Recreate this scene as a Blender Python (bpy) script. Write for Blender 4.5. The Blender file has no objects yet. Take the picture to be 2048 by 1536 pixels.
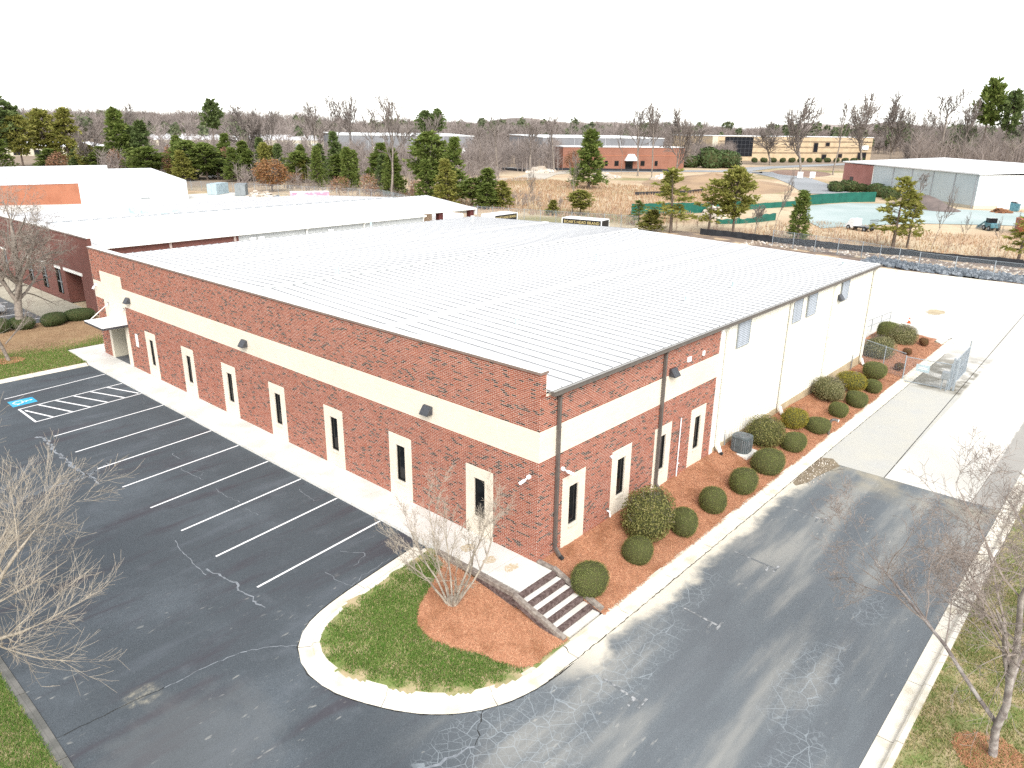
import bpy, math, random
import numpy as np
from mathutils import Vector, Matrix
R = math.radians
S = bpy.context.scene
COL = S.collection
# ------------------------------------------------------------------ camera
cd = bpy.data.cameras.new('camera'); cam = bpy.data.objects.new('camera', cd); COL.objects.link(cam)
cd.sensor_width = 36.0; cd.lens = 36.0 * 1482.2 / 2048.0
cd.clip_start = 0.1; cd.clip_end = 4000
def cam_axes(yaw, pit, rol):
    f = Vector((math.cos(pit) * math.cos(yaw), math.cos(pit) * math.sin(yaw), -math.sin(pit)))
    r = f.cross(Vector((0, 0, 1))).normalized(); u = r.cross(f)
    c, s = math.cos(rol), math.sin(rol)
    return f, c * r + s * u, -s * r + c * u
f_, r_, u_ = cam_axes(R(41.372), R(18.966), R(0.731))
cam.matrix_world = Matrix(((r_.x, u_.x, -f_.x, -18.066), (r_.y, u_.y, -f_.y, -14.637), (r_.z, u_.z, -f_.z, 14.796), (0, 0, 0, 1)))
S.camera = cam
# ------------------------------------------------------------------ sky, sun, exposure
SUN_EL, SUN_AZ = R(42), R(232)          # azimuth of the sun measured from +X towards +Y
w = bpy.data.worlds.new('World'); S.world = w; w.use_nodes = True
nt = w.node_tree; nt.nodes.clear()
o = nt.nodes.new('ShaderNodeOutputWorld'); bg = nt.nodes.new('ShaderNodeBackground')
sk = nt.nodes.new('ShaderNodeTexSky'); sk.sky_type = 'NISHITA'; sk.sun_disc = False
sk.sun_elevation = SUN_EL; sk.sun_rotation = R(90) - SUN_AZ
sk.air_density = 1.0; sk.dust_density = 1.0; sk.ozone_density = 1.0
hs = nt.nodes.new('ShaderNodeHueSaturation'); hs.inputs['Saturation'].default_value = 0.22   # overcast: nearly white
hs.inputs['Value'].default_value = 1.0
nt.links.new(sk.outputs[0], hs.inputs['Color']); nt.links.new(hs.outputs[0], bg.inputs[0])
bg.inputs[1].default_value = 0.14; nt.links.new(bg.outputs[0], o.inputs[0])
ld = bpy.data.lights.new('sun', 'SUN'); ld.energy = 1.5; ld.angle = R(38); ld.color = (1, 0.96, 0.9)
sun = bpy.data.objects.new('sun', ld); COL.objects.link(sun)
sd = Vector((math.cos(SUN_EL) * math.cos(SUN_AZ), math.cos(SUN_EL) * math.sin(SUN_AZ), math.sin(SUN_EL)))
sun.rotation_euler = sd.to_track_quat('Z', 'Y').to_euler(); sun.location = sd * 60
vs = S.view_settings; vs.view_transform = 'Standard'; vs.look = 'None'; vs.gamma = 1.0; vs.use_curve_mapping = False
vs.exposure = 1.42
S.render.engine = 'CYCLES'
S.cycles.max_bounces = 6; S.cycles.diffuse_bounces = 3; S.cycles.glossy_bounces = 2; S.cycles.transmission_bounces = 3
S.cycles.transparent_max_bounces = 6; S.cycles.caustics_reflective = False; S.cycles.caustics_refractive = False
S.cycles.use_denoising = False
# ------------------------------------------------------------------ materials
MATS = {}
def base_mat(name, rough=.85, spec=.3, metal=0):
    m = bpy.data.materials.new(name); m.use_nodes = True; MATS[name] = m
    b = m.node_tree.nodes['Principled BSDF']
    b.inputs['Roughness'].default_value = rough; b.inputs['Specular IOR Level'].default_value = spec; b.inputs['Metallic'].default_value = metal
    return m, m.node_tree, b
class N:
    """tiny node-graph helper"""
    def __init__(s, t): s.t = t; s.tc = None
    def new(s, ty, **k):
        n = s.t.nodes.new(ty)
        for a, v in k.items(): setattr(n, a, v)
        return n
    def coord(s, kind='Object'):
        if not s.tc: s.tc = s.new('ShaderNodeTexCoord')
        return s.tc.outputs[kind]
    def mapping(s, src, scale=(1, 1, 1), rot=(0, 0, 0), loc=(0, 0, 0)):
        n = s.new('ShaderNodeMapping'); s.t.links.new(src, n.inputs[0])
        n.inputs['Scale'].default_value = scale; n.inputs['Rotation'].default_value = rot; n.inputs['Location'].default_value = loc
        return n.outputs[0]
    def noise(s, scale, detail=3, rough=.55, src=None, out='Fac', dist=0):
        n = s.new('ShaderNodeTexNoise'); n.inputs['Scale'].default_value = scale; n.inputs['Detail'].default_value = detail
        n.inputs['Roughness'].default_value = rough; n.inputs['Distortion'].default_value = dist
        s.t.links.new(src if src is not None else s.coord(), n.inputs['Vector']); return n.outputs[out]
    def ramp(s, src, stops, interp='LINEAR'):
        n = s.new('ShaderNodeValToRGB'); n.color_ramp.interpolation = interp; e = n.color_ramp.elements
        while len(e) < len(stops): e.new(0.5)
        for i, (p, c) in enumerate(stops):
            e[i].position = p; e[i].color = (*c, 1) if len(c) == 3 else c
        s.t.links.new(src, n.inputs[0]); return n.outputs[0]
    def step(s, src, a, b, lo=0., hi=1.):
        n = s.new('ShaderNodeMapRange'); n.interpolation_type = 'SMOOTHSTEP'
        for i, v in zip(('From Min', 'From Max', 'To Min', 'To Max'), (a, b, lo, hi)): n.inputs[i].default_value = v
        s.t.links.new(src, n.inputs['Value']); return n.outputs[0]
    def math(s, op, a, b=None):
        n = s.new('ShaderNodeMath', operation=op)
        for i, v in enumerate((a, b)):
            if v is None: continue
            if isinstance(v, (int, float)): n.inputs[i].default_value = v
            else: s.t.links.new(v, n.inputs[i])
        return n.outputs[0]
    def mix(s, fac, a, b, mode='MIX'):
        n = s.new('ShaderNodeMix', data_type='RGBA', blend_type=mode)
        for i, v in ((0, fac), (6, a), (7, b)):
            if isinstance(v, (int, float)): n.inputs[i].default_value = v
            elif isinstance(v, tuple): n.inputs[i].default_value = (*v, 1)
            else: s.t.links.new(v, n.inputs[i])
        return n.outputs[2]
    def xyz(s, src=None):
        n = s.new('ShaderNodeSeparateXYZ'); s.t.links.new(src if src is not None else s.coord(), n.inputs[0]); return n.outputs
    def bump(s, b, h, strength, dist=.02):
        n = s.new('ShaderNodeBump'); n.inputs['Strength'].default_value = strength; n.inputs['Distance'].default_value = dist
        s.t.links.new(h, n.inputs['Height']); s.t.links.new(n.outputs[0], b.inputs['Normal'])
    def vor(s, scale, src, feature='DISTANCE_TO_EDGE', out='Distance'):
        n = s.new('ShaderNodeTexVoronoi', feature=feature); n.inputs['Scale'].default_value = scale
        s.t.links.new(src, n.inputs['Vector']); return n.outputs[out]
def nm(name, c1, c2=None, scale=3., rough=.85, bump=0., bscale=40., spec=.3, metal=0, lo=.35, hi=.65, detail=4):
    m, t, b = base_mat(name, rough, spec, metal); n = N(t)
    if c2 is None: c2 = tuple(x * .82 for x in c1)
    fac = n.step(n.noise(scale, detail), lo, hi)
    t.links.new(n.mix(fac, c1, c2), b.inputs['Base Color'])
    if bump: n.bump(b, n.noise(bscale, 3), bump)
    return m
def im(name, stops, rough=.8, obj=False, spec=.2, trans=0., interp='LINEAR', noise=None):
    """colour picked at random for every loose piece of the mesh (leaf, brick, blade)"""
    m, t, b = base_mat(name, rough, spec); n = N(t)
    src = n.new('ShaderNodeObjectInfo').outputs['Random'] if obj else n.new('ShaderNodeNewGeometry').outputs['Random Per Island']
    c = n.ramp(src, stops, interp)
    if noise:
        sc, tint, lo, hi = noise
        c = n.mix(n.step(n.noise(sc, 3), lo, hi), c, tint, 'MULTIPLY')
    t.links.new(c, b.inputs['Base Color'])
    if trans:
        tr = n.new('ShaderNodeBsdfTranslucent'); t.links.new(c, tr.inputs[0])
        ms = n.new('ShaderNodeMixShader'); ms.inputs[0].default_value = trans
        t.links.new(b.outputs[0], ms.inputs[1]); t.links.new(tr.outputs[0], ms.inputs[2])
        t.links.new(ms.outputs[0], t.nodes['Material Output'].inputs[0])
    return m
M = MATS
BR = [(0, (.21, .060, .036)), (.3, (.26, .077, .045)), (.6, (.30, .094, .055)), (.86, (.225, .064, .039)), (.895, (.045, .027, .024)), (1, (.075, .042, .033))]
im('brick_red', BR, .85); im('brick_red_single', BR, .85, obj=True)
CR = [(0, (.645, .58, .48)), (.5, (.67, .605, .505)), (1, (.625, .56, .46))]
im('brick_cream', CR, .85, noise=(.35, (.93, .92, .90), .45, .75))
nm('mortar', (.72, .635, .54), (.64, .55, .46), 1.2, .95)
nm('mortar_cream', (.65, .585, .485), (.61, .545, .45), 1.5, .95)
nm('stone_sill', (.62, .57, .48), (.56, .51, .42), 6, .9)
nm('roof_white', (.75, .75, .745), (.66, .66, .655), .25, .45, spec=.4, lo=.5, hi=.75)
nm('seam_grey', (.52, .52, .52), (.46, .46, .47), 1, .5)
nm('siding_cream', (.70, .68, .60), (.66, .64, .56), .6, .5, spec=.4)
nm('trim_white', (.80, .79, .74), (.74, .73, .68), 3, .5)
nm('gutter_brown', (.115, .10, .088), (.095, .083, .075), 3, .5, spec=.4)
nm('gutter_light', (.36, .35, .32), (.30, .29, .27), 3, .5)
nm('cap_brown', (.20, .15, .125), (.17, .125, .105), 3, .6)
nm('frame_black', (.012, .012, .013), (.02, .02, .02), 5, .4, spec=.5)
nm('metal_dark', (.05, .053, .06), (.035, .037, .042), 8, .45, spec=.5)
nm('metal_grey', (.30, .32, .33), (.22, .24, .25), 10, .5, metal=.3)
nm('galvanised', (.36, .40, .43), (.27, .31, .34), 14, .5, metal=.4, spec=.5)
nm('vent_pipe', (.42, .50, .50), (.34, .42, .42), 5, .5)
nm('white_plastic', (.82, .82, .82), (.76, .76, .76), 4, .4)
nm('black_rubber', (.02, .02, .02), (.03, .03, .03), 10, .8)
def glass(name, c, rough=.06):
    m, t, b = base_mat(name, rough, .5); n = N(t)
    t.links.new(n.mix(n.step(n.noise(2.0, 2), .4, .7), c, tuple(x * 1.6 + .002 for x in c)), b.inputs['Base Color']); b.inputs['IOR'].default_value = 1.35
glass('glass_dark', (.006, .007, .008)); glass('glass_tower', (.012, .013, .016), .1); glass('car_glass', (.01, .012, .014))
nm('concrete', (.62, .60, .56), (.53, .51, .46), .8, .9, .15, 60, lo=.4, hi=.72)
nm('concrete_kerb', (.66, .62, .53), (.50, .45, .34), 1.1, .9, .2, 40, lo=.45, hi=.75)
nm('foundation', (.44, .37, .24), (.36, .29, .19), 1.5, .95, .2)
nm('timber_dark', (.07, .045, .04), (.15, .11, .10), 9, .95, .6, 30)
nm('timber_grey', (.27, .235, .20), (.17, .14, .12), 7, .95, .5, 25)
nm('soil', (.38, .185, .11), (.28, .135, .08), 2.5, .98, .4, 30)
nm('lawn_soil', (.40, .32, .19), (.16, .20, .06), 1.3, .98, .4, 30)
nm('dirt', (.33, .19, .11), (.24, .15, .09), .15, .98, .3, 4)
nm('paint_white', (.80, .80, .79), (.60, .60, .59), 7, .7, lo=.55, hi=.85)
nm('paint_worn', (.36, .365, .365), (.13, .14, .145), 6, .8, lo=.36, hi=.56)
nm('paint_blue', (.03, .32, .58), (.05, .38, .62), 4, .7)
nm('crack_fill', (.24, .26, .28), (.16, .175, .19), 5, .9, lo=.3, hi=.7)
nm('crack_dark', (.012, .012, .012), (.03, .028, .025), 6, .95)
PS = [(0, (.46, .215, .12)), (.35, (.56, .28, .16)), (.7, (.40, .18, .10)), (1, (.66, .39, .235))]
im('pine_straw', PS, .95, noise=(.9, (.72, .66, .60), .45, .72))
GR = [(0, (.075, .16, .025)), (.5, (.12, .22, .04)), (.82, (.19, .25, .065)), (.92, (.38, .32, .15)), (1, (.46, .38, .22))]
im('grass_blades', GR, .9, trans=.25)
GR2 = [(0, (.10, .16, .03)), (.35, (.16, .20, .05)), (.6, (.32, .27, .12)), (1, (.46, .37, .21))]
im('grass_winter', GR2, .9, trans=.2)
im('leaf_box', [(0, (.16, .19, .048)), (.5, (.205, .235, .066)), (1, (.28, .29, .105))], .6, trans=.35, noise=(1.6, (.70, .72, .60), .42, .7))
im('leaf_olive', [(0, (.075, .085, .022)), (.5, (.19, .19, .06)), (1, (.29, .26, .10))], .7, trans=.3)
im('leaf_grey', [(0, (.11, .115, .045)), (.5, (.25, .24, .115)), (1, (.36, .325, .17))], .7, trans=.3)
im('leaf_gold', [(0, (.16, .14, .018)), (.5, (.36, .30, .04)), (1, (.22, .22, .045))], .7, trans=.3)
im('leaf_rust', [(0, (.13, .055, .03)), (.5, (.20, .09, .045)), (1, (.27, .14, .07))], .8, trans=.1)
im('leaf_hedge', [(0, (.035, .06, .018)), (.5, (.06, .09, .03)), (1, (.09, .125, .045))], .6, trans=.1)
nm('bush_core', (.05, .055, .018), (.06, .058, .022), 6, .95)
im('needles_green', [(0, (.10, .145, .03)), (.5, (.16, .21, .05)), (1, (.25, .285, .085))], .7, trans=.45)
im('needles_olive', [(0, (.17, .185, .04)), (.5, (.27, .27, .065)), (1, (.38, .35, .11))], .7, trans=.45)
im('needles_dark', [(0, (.07, .105, .034)), (.5, (.115, .155, .05)), (1, (.17, .21, .08))], .7, trans=.3)
im('leaf_brown', [(0, (.20, .10, .055)), (.5, (.27, .145, .085)), (1, (.34, .20, .13))], .9, trans=.2)
im('leaf_orange', [(0, (.24, .11, .045)), (.5, (.32, .165, .075)), (1, (.22, .14, .06))], .9, trans=.2)
nm('bark_grey', (.27, .23, .19), (.17, .145, .125), 5, .95, .3, 20)
nm('bark_brown', (.16, .12, .095), (.10, .08, .065), 5, .95, .3, 20)
nm('bark_pale', (.36, .315, .25), (.24, .205, .165), 6, .9, .2, 20)
nm('bark_birch', (.33, .30, .275), (.15, .125, .115), 4, .9, .2, 20)
nm('twig_red', (.27, .23, .20), (.19, .155, .135), 6, .9)
nm('bark_forest', (.25, .205, .18), (.19, .155, .135), .02, .98)
im('forest_bare', [(0, (.15, .125, .112)), (.5, (.225, .19, .17)), (1, (.31, .265, .24))], .95, trans=.3)
im('forest_green', [(0, (.09, .115, .06)), (.6, (.13, .15, .08)), (1, (.17, .185, .10))], .9, trans=.3)
im('dry_grass', [(0, (.30, .17, .10)), (.5, (.42, .29, .19)), (1, (.37, .27, .15))], .95, trans=.2)
im('rock_blue', [(0, (.09, .105, .125)), (.5, (.14, .16, .18)), (1, (.25, .27, .29))], .9)
im('rubble', [(0, (.50, .46, .40)), (.5, (.36, .29, .22)), (1, (.62, .60, .56))], .9)
nm('silt_black', (.018, .019, .022), (.03, .032, .036), 1, .7)
nm('tarp_green', (.008, .085, .062), (.012, .11, .08), .6, .7)
nm('pad_teal', (.30, .37, .355), (.38, .435, .42), .08, .9)
nm('road_grey', (.30, .31, .315), (.24, .25, .255), .05, .9)
nm('truck_black', (.008, .008, .009), (.012, .012, .012), 2, .35, spec=.5)
nm('lettering_gold', (.52, .42, .18), (.46, .36, .15), 3, .5)
nm('paint_pink', (.70, .22, .30), (.75, .55, .58), .9, .5, lo=.45, hi=.6)
nm('container_blue', (.38, .47, .50), (.32, .40, .43), 1, .6)
nm('container_grey', (.17, .19, .195), (.22, .24, .245), 1, .6)
nm('dumpster_orange', (.42, .10, .03), (.34, .08, .03), 2, .6)
nm('machine_blue', (.05, .14, .17), (.10, .22, .26), 3, .5)
nm('cone_orange', (.75, .09, .02), (.70, .08, .02), 5, .5)
nm('ac_grey', (.085, .105, .11), (.065, .08, .085), 8, .5, spec=.4)
nm('wall_grey', (.20, .205, .215), (.17, .175, .185), .1, .8)
nm('wall_lightgrey', (.36, .37, .385), (.32, .33, .34), .1, .7)
nm('wall_white', (.66, .67, .66), (.60, .61, .60), .1, .6)
nm('wall_cream', (.52, .48, .38), (.46, .42, .33), .1, .8)
nm('wall_steel', (.50, .56, .57), (.44, .50, .51), .15, .6)
nm('stone_tan', (.50, .39, .255), (.43, .33, .21), .35, .9)
nm('stone_tan_dark', (.27, .20, .13), (.22, .165, .11), .35, .9)
nm('louvre_grey', (.34, .37, .41), (.29, .32, .35), 3, .5)
nm('column_red', (.10, .025, .022), (.08, .02, .018), 2, .6)
nm('car_silver', (.45, .46, .47), (.40, .41, .42), 1, .3, spec=.6, metal=.4)
nm('car_white', (.75, .75, .75), (.70, .70, .70), 1, .3, spec=.6)
nm('car_dark', (.03, .032, .036), (.025, .026, .03), 1, .3, spec=.6)
nm('red_lamp', (.4, .02, .02), (.35, .02, .02), 3, .4)
def brick_tex(name, c1, c2, mo, bw=.213, rh=.0677):
    m, t, b = base_mat(name, .9); n = N(t); x = n.xyz(); s = n.new('ShaderNodeCombineXYZ')
    t.links.new(n.math('ADD', x[0], x[1]), s.inputs[0]); t.links.new(x[2], s.inputs[1])
    k = n.new('ShaderNodeTexBrick'); t.links.new(s.outputs[0], k.inputs['Vector'])
    k.inputs['Scale'].default_value = 1; k.inputs['Brick Width'].default_value = bw; k.inputs['Row Height'].default_value = rh; k.inputs['Mortar Size'].default_value = .008
    k.inputs['Color1'].default_value = (*c1, 1); k.inputs['Color2'].default_value = (*c2, 1); k.inputs['Mortar'].default_value = (*mo, 1)
    c = n.mix(n.step(n.noise(.25, 3), .4, .7), k.outputs['Color'], (.85, .82, .8), 'MULTIPLY')
    t.links.new(c, b.inputs['Base Color']); n.bump(b, k.outputs['Fac'], -.4, .006)
brick_tex('brick_dark_wall', (.17, .052, .040), (.12, .038, .032), (.20, .125, .10))
brick_tex('brick_orange_wall', (.36, .125, .066), (.31, .105, .055), (.36, .20, .13))
brick_tex('brick_far_wall', (.25, .105, .068), (.21, .088, .057), (.26, .15, .11))
brick_tex('brick_pink_wall', (.40, .17, .14), (.36, .15, .125), (.42, .22, .19))
def asphalt():
    m, t, b = base_mat('asphalt', .82, .25); n = N(t); c = n.coord(); x = n.xyz(c)
    warp = n.mix(.16, c, n.noise(1.3, 3, out='Color'), 'ADD')
    fine = n.noise(38, 4, .7); big = n.noise(.22, 5, .6); mid = n.noise(1.1, 5, .65)
    col = n.ramp(fine, [(.28, (.038, .045, .051)), (.55, (.066, .077, .086)), (.76, (.115, .128, .138))])
    col = n.mix(n.step(big, .45, .75), col, (1.45, 1.45, 1.45), 'MULTIPLY')
    # purplish tyre and oil streaks running with the parking bays
    st = n.noise(1.0, 4, .6, n.mapping(c, (.16, .9, 1), (0, 0, R(-7)), (3, 0, 0)))
    col = n.mix(n.step(st, .50, .70, 0, .8), col, (.052, .047, .055)); col = n.mix(n.step(st, .44, .28, 0, .45), col, (.105, .118, .134))
    # older, paler wearing course on the driveway, streaked along the traffic
    drv = n.math('MULTIPLY', n.step(x[1], 1.5, -3.2), n.step(n.math('ADD', x[0], n.math('MULTIPLY', x[1], -.35)), -8.5, -3.5))
    col = n.mix(n.math('MULTIPLY', drv, .80), col, n.ramp(fine, [(.3, (.095, .108, .116)), (.6, (.165, .183, .194)), (.78, (.25, .27, .28))]))
    sx = n.noise(1.0, 4, .55, n.mapping(c, (.13, .75, 1), (0, 0, R(4)), (0, 7, 0)))
    col = n.mix(n.math('MULTIPLY', n.step(sx, .46, .70), n.math('MULTIPLY', drv, .6)), col, (.34, .33, .295))
    col = n.mix(n.math('MULTIPLY', n.step(sx, .47, .34), n.math('MULTIPLY', drv, .35)), col, (.085, .092, .102))
    # alligator cracks
    ed = n.vor(1.5, warp); ed2 = n.vor(3.6, warp)
    cr = n.math('MAXIMUM', n.step(ed, .018, .006), n.math('MULTIPLY', n.step(ed2, .032, .012), .6))
    def blob(cx, cy, rx, ry):
        dx = n.math('DIVIDE', n.math('SUBTRACT', x[0], cx), rx); dy = n.math('DIVIDE', n.math('SUBTRACT', x[1], cy), ry)
        d = n.math('ADD', n.math('MULTIPLY', dx, dx), n.math('MULTIPLY', dy, dy))
        return n.step(n.math('ADD', d, n.math('MULTIPLY', n.math('SUBTRACT', mid, .5), 2.6)), 1.15, .25)
    reg = None
    for a in ((-1.2, -4.9, 3.6, 1.0), (-5.2, -4.6, 2.8, 1.6), (3.2, -4.4, 2.2, .7), (1.6, -9.3, 3.0, .9), (-1.6, -10.2, 1.6, .8), (-7.2, -4.0, 2.6, 1.6), (6.8, -9.6, 1.5, .5)):
        k = blob(*a); reg = k if reg is None else n.math('MAXIMUM', reg, k)
    col = n.mix(n.math('MULTIPLY', cr, n.math('MULTIPLY', reg, .52)), col, (.33, .37, .39))
    # hairline cracks elsewhere on the lot
    hc = n.math('MULTIPLY', n.step(n.vor(.34, warp), .0045, .001), n.step(n.noise(.5, 3), .52, .62))
    col = n.mix(n.math('MULTIPLY', n.step(mid, .56, .74), .30), col, (.115, .128, .142))
    col = n.mix(n.step(n.noise(5.5, 4, .7), .68, .80, 0, .35), col, (.17, .18, .19))
    # washed silt along the driveway kerb
    sy = n.math('ADD', x[1], n.math('MULTIPLY', n.math('SUBTRACT', n.noise(.55, 4, .6), .5), 1.9))
    sl = n.math('MULTIPLY', n.math('MULTIPLY', n.step(sy, -4.35, -3.75), n.step(x[1], -2.2, -2.8)), n.step(x[0], -4.2, -1.0))
    col = n.mix(sl, col, n.mix(n.noise(2.5, 4), (.66, .60, .48), (.52, .49, .42)))
    ex = n.math('MULTIPLY', n.step(n.math('ADD', x[0], n.math('MULTIPLY', n.math('SUBTRACT', n.noise(.8, 4), .5), 3)), 15.2, 18.2), n.step(n.noise(.6, 4), .36, .6))
    col = n.mix(n.math('MULTIPLY', ex, n.math('MULTIPLY', drv, .7)), col, (.34, .30, .22))
    # scuffed bare patch and flecks by the near edge of the lot
    pt = n.math('MULTIPLY', blob(-12.3, 4.05, .60, .38), n.step(n.noise(1, 5, .7, n.mapping(c, (1.6, 5.5, 1), (0, 0, R(-24)))), .34, .62))
    fl = n.math('MULTIPLY', n.step(n.noise(1, 3, .5, n.mapping(c, (2.2, 7, 1), (0, 0, R(-24)))), .64, .74), n.math('MULTIPLY', n.step(n.noise(.22, 3), .42, .58), n.step(x[1], 9.5, 5.0)))
    col = n.mix(n.math('MULTIPLY', pt, n.step(n.noise(3.2, 5, .75), .35, .75, 0, .75)), col, (.42, .38, .28)); col = n.mix(n.math('MULTIPLY', fl, .5), col, (.40, .39, .35))
    dust = n.math('MULTIPLY', blob(-12.2, 1.5, 2.6, 2.2), .35); col = n.mix(dust, col, (.13, .135, .135))
    t.links.new(col, b.inputs['Base Color']); n.bump(b, fine, .35, .01)
asphalt()
def yard():
    m, t, b = base_mat('concrete_yard', .9, .25); n = N(t); c = n.coord(); x = n.xyz(c)
    col = n.mix(n.step(n.noise(.12, 4), .4, .7), (.58, .56, .51), (.50, .48, .43))
    lane = n.math('MULTIPLY', n.math('MULTIPLY', n.step(x[1], -6.75, -6.70), n.step(x[1], -3.0, -3.1)), n.step(x[0], 35.6, 33.5))
    g = n.noise(30, 4, .7)
    col = n.mix(lane, col, n.mix(n.noise(.7, 4), n.ramp(g, [(.3, (.33, .335, .335)), (.7, (.43, .435, .43))]), (.46, .44, .37)))
    damp = n.math('MULTIPLY', n.math('MULTIPLY', n.step(x[0], 33.8, 34.6), n.step(x[0], 48, 40)), n.math('MULTIPLY', n.step(x[1], -6.7, -6.5), n.step(x[1], -2.6, -3.2)))
    col = n.mix(n.math('MULTIPLY', damp, n.step(n.noise(.7, 4), .40, .62)), col, (.19, .175, .14))
    strip = n.step(n.math('ADD', x[1], n.math('MULTIPLY', n.noise(1.2, 3), .25)), -10.28, -10.36)
    col = n.mix(strip, col, n.mix(n.noise(.8, 4), (.27, .255, .23), (.36, .345, .315)))
    mud_d = n.math('ADD', n.math('MULTIPLY', n.math('SUBTRACT', x[0], 17.2), .55), n.math('MULTIPLY', n.math('ADD', x[1], 3.2), -1))
    t.links.new(col, b.inputs['Base Color']); n.bump(b, g, .15, .01)
yard()
def ground_mat():
    m, t, b = base_mat('ground', .98, .1); n = N(t); c = n.coord()
    col = n.mix(n.step(n.noise(.05, 5), .38, .62), (.44, .32, .21), (.50, .41, .28))
    col = n.mix(n.step(n.noise(.022, 4), .52, .66), col, (.24, .22, .10))
    col = n.mix(n.step(n.noise(.35, 5, .65), .5, .75, 0, .55), col, (.20, .12, .075))
    x = n.xyz(c); woods_ = n.math('MAXIMUM', n.step(x[1], 168, 195), n.step(x[0], 335, 375))
    col = n.mix(n.math('MULTIPLY', woods_, .9), col, n.mix(n.noise(.06, 4), (.20, .155, .12), (.27, .21, .155)))
    t.links.new(col, b.inputs['Base Color']); n.bump(b, n.noise(1.2, 5), .6, .2)
ground_mat()
# ------------------------------------------------------------------ builders
def setp(o, label=None, cat=None, group=None, kind=None):
    if label: o['label'] = label
    if cat: o['category'] = cat
    if group: o['group'] = group
    if kind: o['kind'] = kind
    return o
def thing(name, label, cat, loc=(0, 0, 0), rz=0, group=None, scale=1):
    o = bpy.data.objects.new(name, None); COL.objects.link(o); o.empty_display_size = .2
    o.location = loc; o.rotation_euler = (0, 0, rz)
    o.scale = (scale,) * 3 if isinstance(scale, (int, float)) else scale
    return setp(o, label, cat, group)
def npmesh(name, V, F, smooth=False):
    V = np.asarray(V, np.float32); F = np.asarray(F, np.int32); k = F.shape[1]
    me = bpy.data.meshes.new(name); me.vertices.add(len(V)); me.vertices.foreach_set('co', V.ravel())
    me.loops.add(F.size); me.loops.foreach_set('vertex_index', F.ravel()); me.polygons.add(len(F))
    me.polygons.foreach_set('loop_start', np.arange(0, F.size, k, dtype=np.int32)); me.polygons.foreach_set('loop_total', np.full(len(F), k, np.int32))
    me.polygons.foreach_set('use_smooth', np.full(len(F), bool(smooth)))
    me.update(calc_edges=True); return me
def link(name, me, mat, parent=None, off=None, label=None, kind=None, cat=None, group=None):
    if mat is not None and not me.materials: me.materials.append(M[mat] if isinstance(mat, str) else mat)
    o = bpy.data.objects.new(name, me); COL.objects.link(o)
    if parent is not None: o.parent = parent
    if off is not None: o.location = off
    return setp(o, label, cat, group, kind)
def root_loc(p):
    while p is not None and p.parent is not None: p = p.parent
    return p.location if p is not None else Vector((0, 0, 0))
class MB:
    def __init__(s): s.v = []; s.f = []
    def quad(s, *p):
        i = len(s.v); s.v += [tuple(q) for q in p]; s.f.append(tuple(range(i, i + len(p)))); return s
    def box(s, x0, y0, z0, x1, y1, z1):
        i = len(s.v); s.v += [(x, y, z) for z in (z0, z1) for (x, y) in ((x0, y0), (x1, y0), (x1, y1), (x0, y1))]
        s.f += [tuple(i + k for k in q) for q in ((3, 2, 1, 0), (4, 5, 6, 7), (0, 1, 5, 4), (1, 2, 6, 5), (2, 3, 7, 6), (3, 0, 4, 7))]; return s
    def hexa(s, b, t):
        """solid between a bottom and a top polygon of the same length"""
        n = len(b); i = len(s.v); s.v += [tuple(q) for q in b] + [tuple(q) for q in t]
        s.f.append(tuple(i + k for k in reversed(range(n)))); s.f.append(tuple(i + n + k for k in range(n)))
        for k in range(n): s.f.append((i + k, i + (k + 1) % n, i + n + (k + 1) % n, i + n + k))
        return s
    def tube(s, p0, p1, r0, r1=None, n=8, caps=True):
        p0, p1 = Vector(p0), Vector(p1); r1 = r0 if r1 is None else r1; d = p1 - p0
        if d.length < 1e-6: return s
        d.normalize(); a = d.orthogonal().normalized(); b = d.cross(a); i = len(s.v)
        for p, r in ((p0, r0), (p1, r1)):
            for k in range(n):
                t = 2 * math.pi * k / n; s.v.append(tuple(p + a * (r * math.cos(t)) + b * (r * math.sin(t))))
        for k in range(n): s.f.append((i + k, i + (k + 1) % n, i + n + (k + 1) % n, i + n + k))
        if caps: s.f.append(tuple(i + k for k in reversed(range(n)))); s.f.append(tuple(i + n + k for k in range(n)))
        return s
    def path(s, pts, r, n=8):
        for a, b in zip(pts, pts[1:]): s.tube(a, b, r, r, n)
        return s
    def bar(s, p0, p1, wx, wz):
        """rectangular bar between two points: wx across (horizontal), wz the other way"""
        p0, p1 = Vector(p0), Vector(p1); d = (p1 - p0).normalized()
        u = Vector((0, 0, 1)) if abs(d.z) < .95 else Vector((1, 0, 0)); a = d.cross(u).normalized() * wx * .5; b = a.cross(d).normalized() * wz * .5
        q = [a + b, a - b, -a - b, -a + b]
        return s.hexa([p0 + k for k in q], [p1 + k for k in q])
    def mesh(s, name, org=(0, 0, 0), smooth=False):
        me = bpy.data.meshes.new(name); ox, oy, oz = org
        me.from_pydata([(x - ox, y - oy, z - oz) for x, y, z in s.v], [], s.f)
        if smooth:
            for p in me.polygons: p.use_smooth = True
        me.update(); return me
    def build(s, name, mat, parent=None, local=False, smooth=False, bevel=0, **k):
        org = (0, 0, 0) if local or parent is None else root_loc(parent)
        o = link(name, s.mesh(name, org, smooth), mat, parent, **k)
        if bevel:
            b = o.modifiers.new('bevel', 'BEVEL'); b.width = bevel; b.segments = 2; b.limit_method = 'ANGLE'
        return o
def copy_tree(o, parent=None, **k):
    c = o.copy(); COL.objects.link(c); c.parent = parent
    for key, v in k.items(): c[key] = v
    for ch in list(o.children): copy_tree(ch, c)
    return c
def sm(t): t = min(1., max(0., t)); return t * t * (3 - 2 * t)
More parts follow.
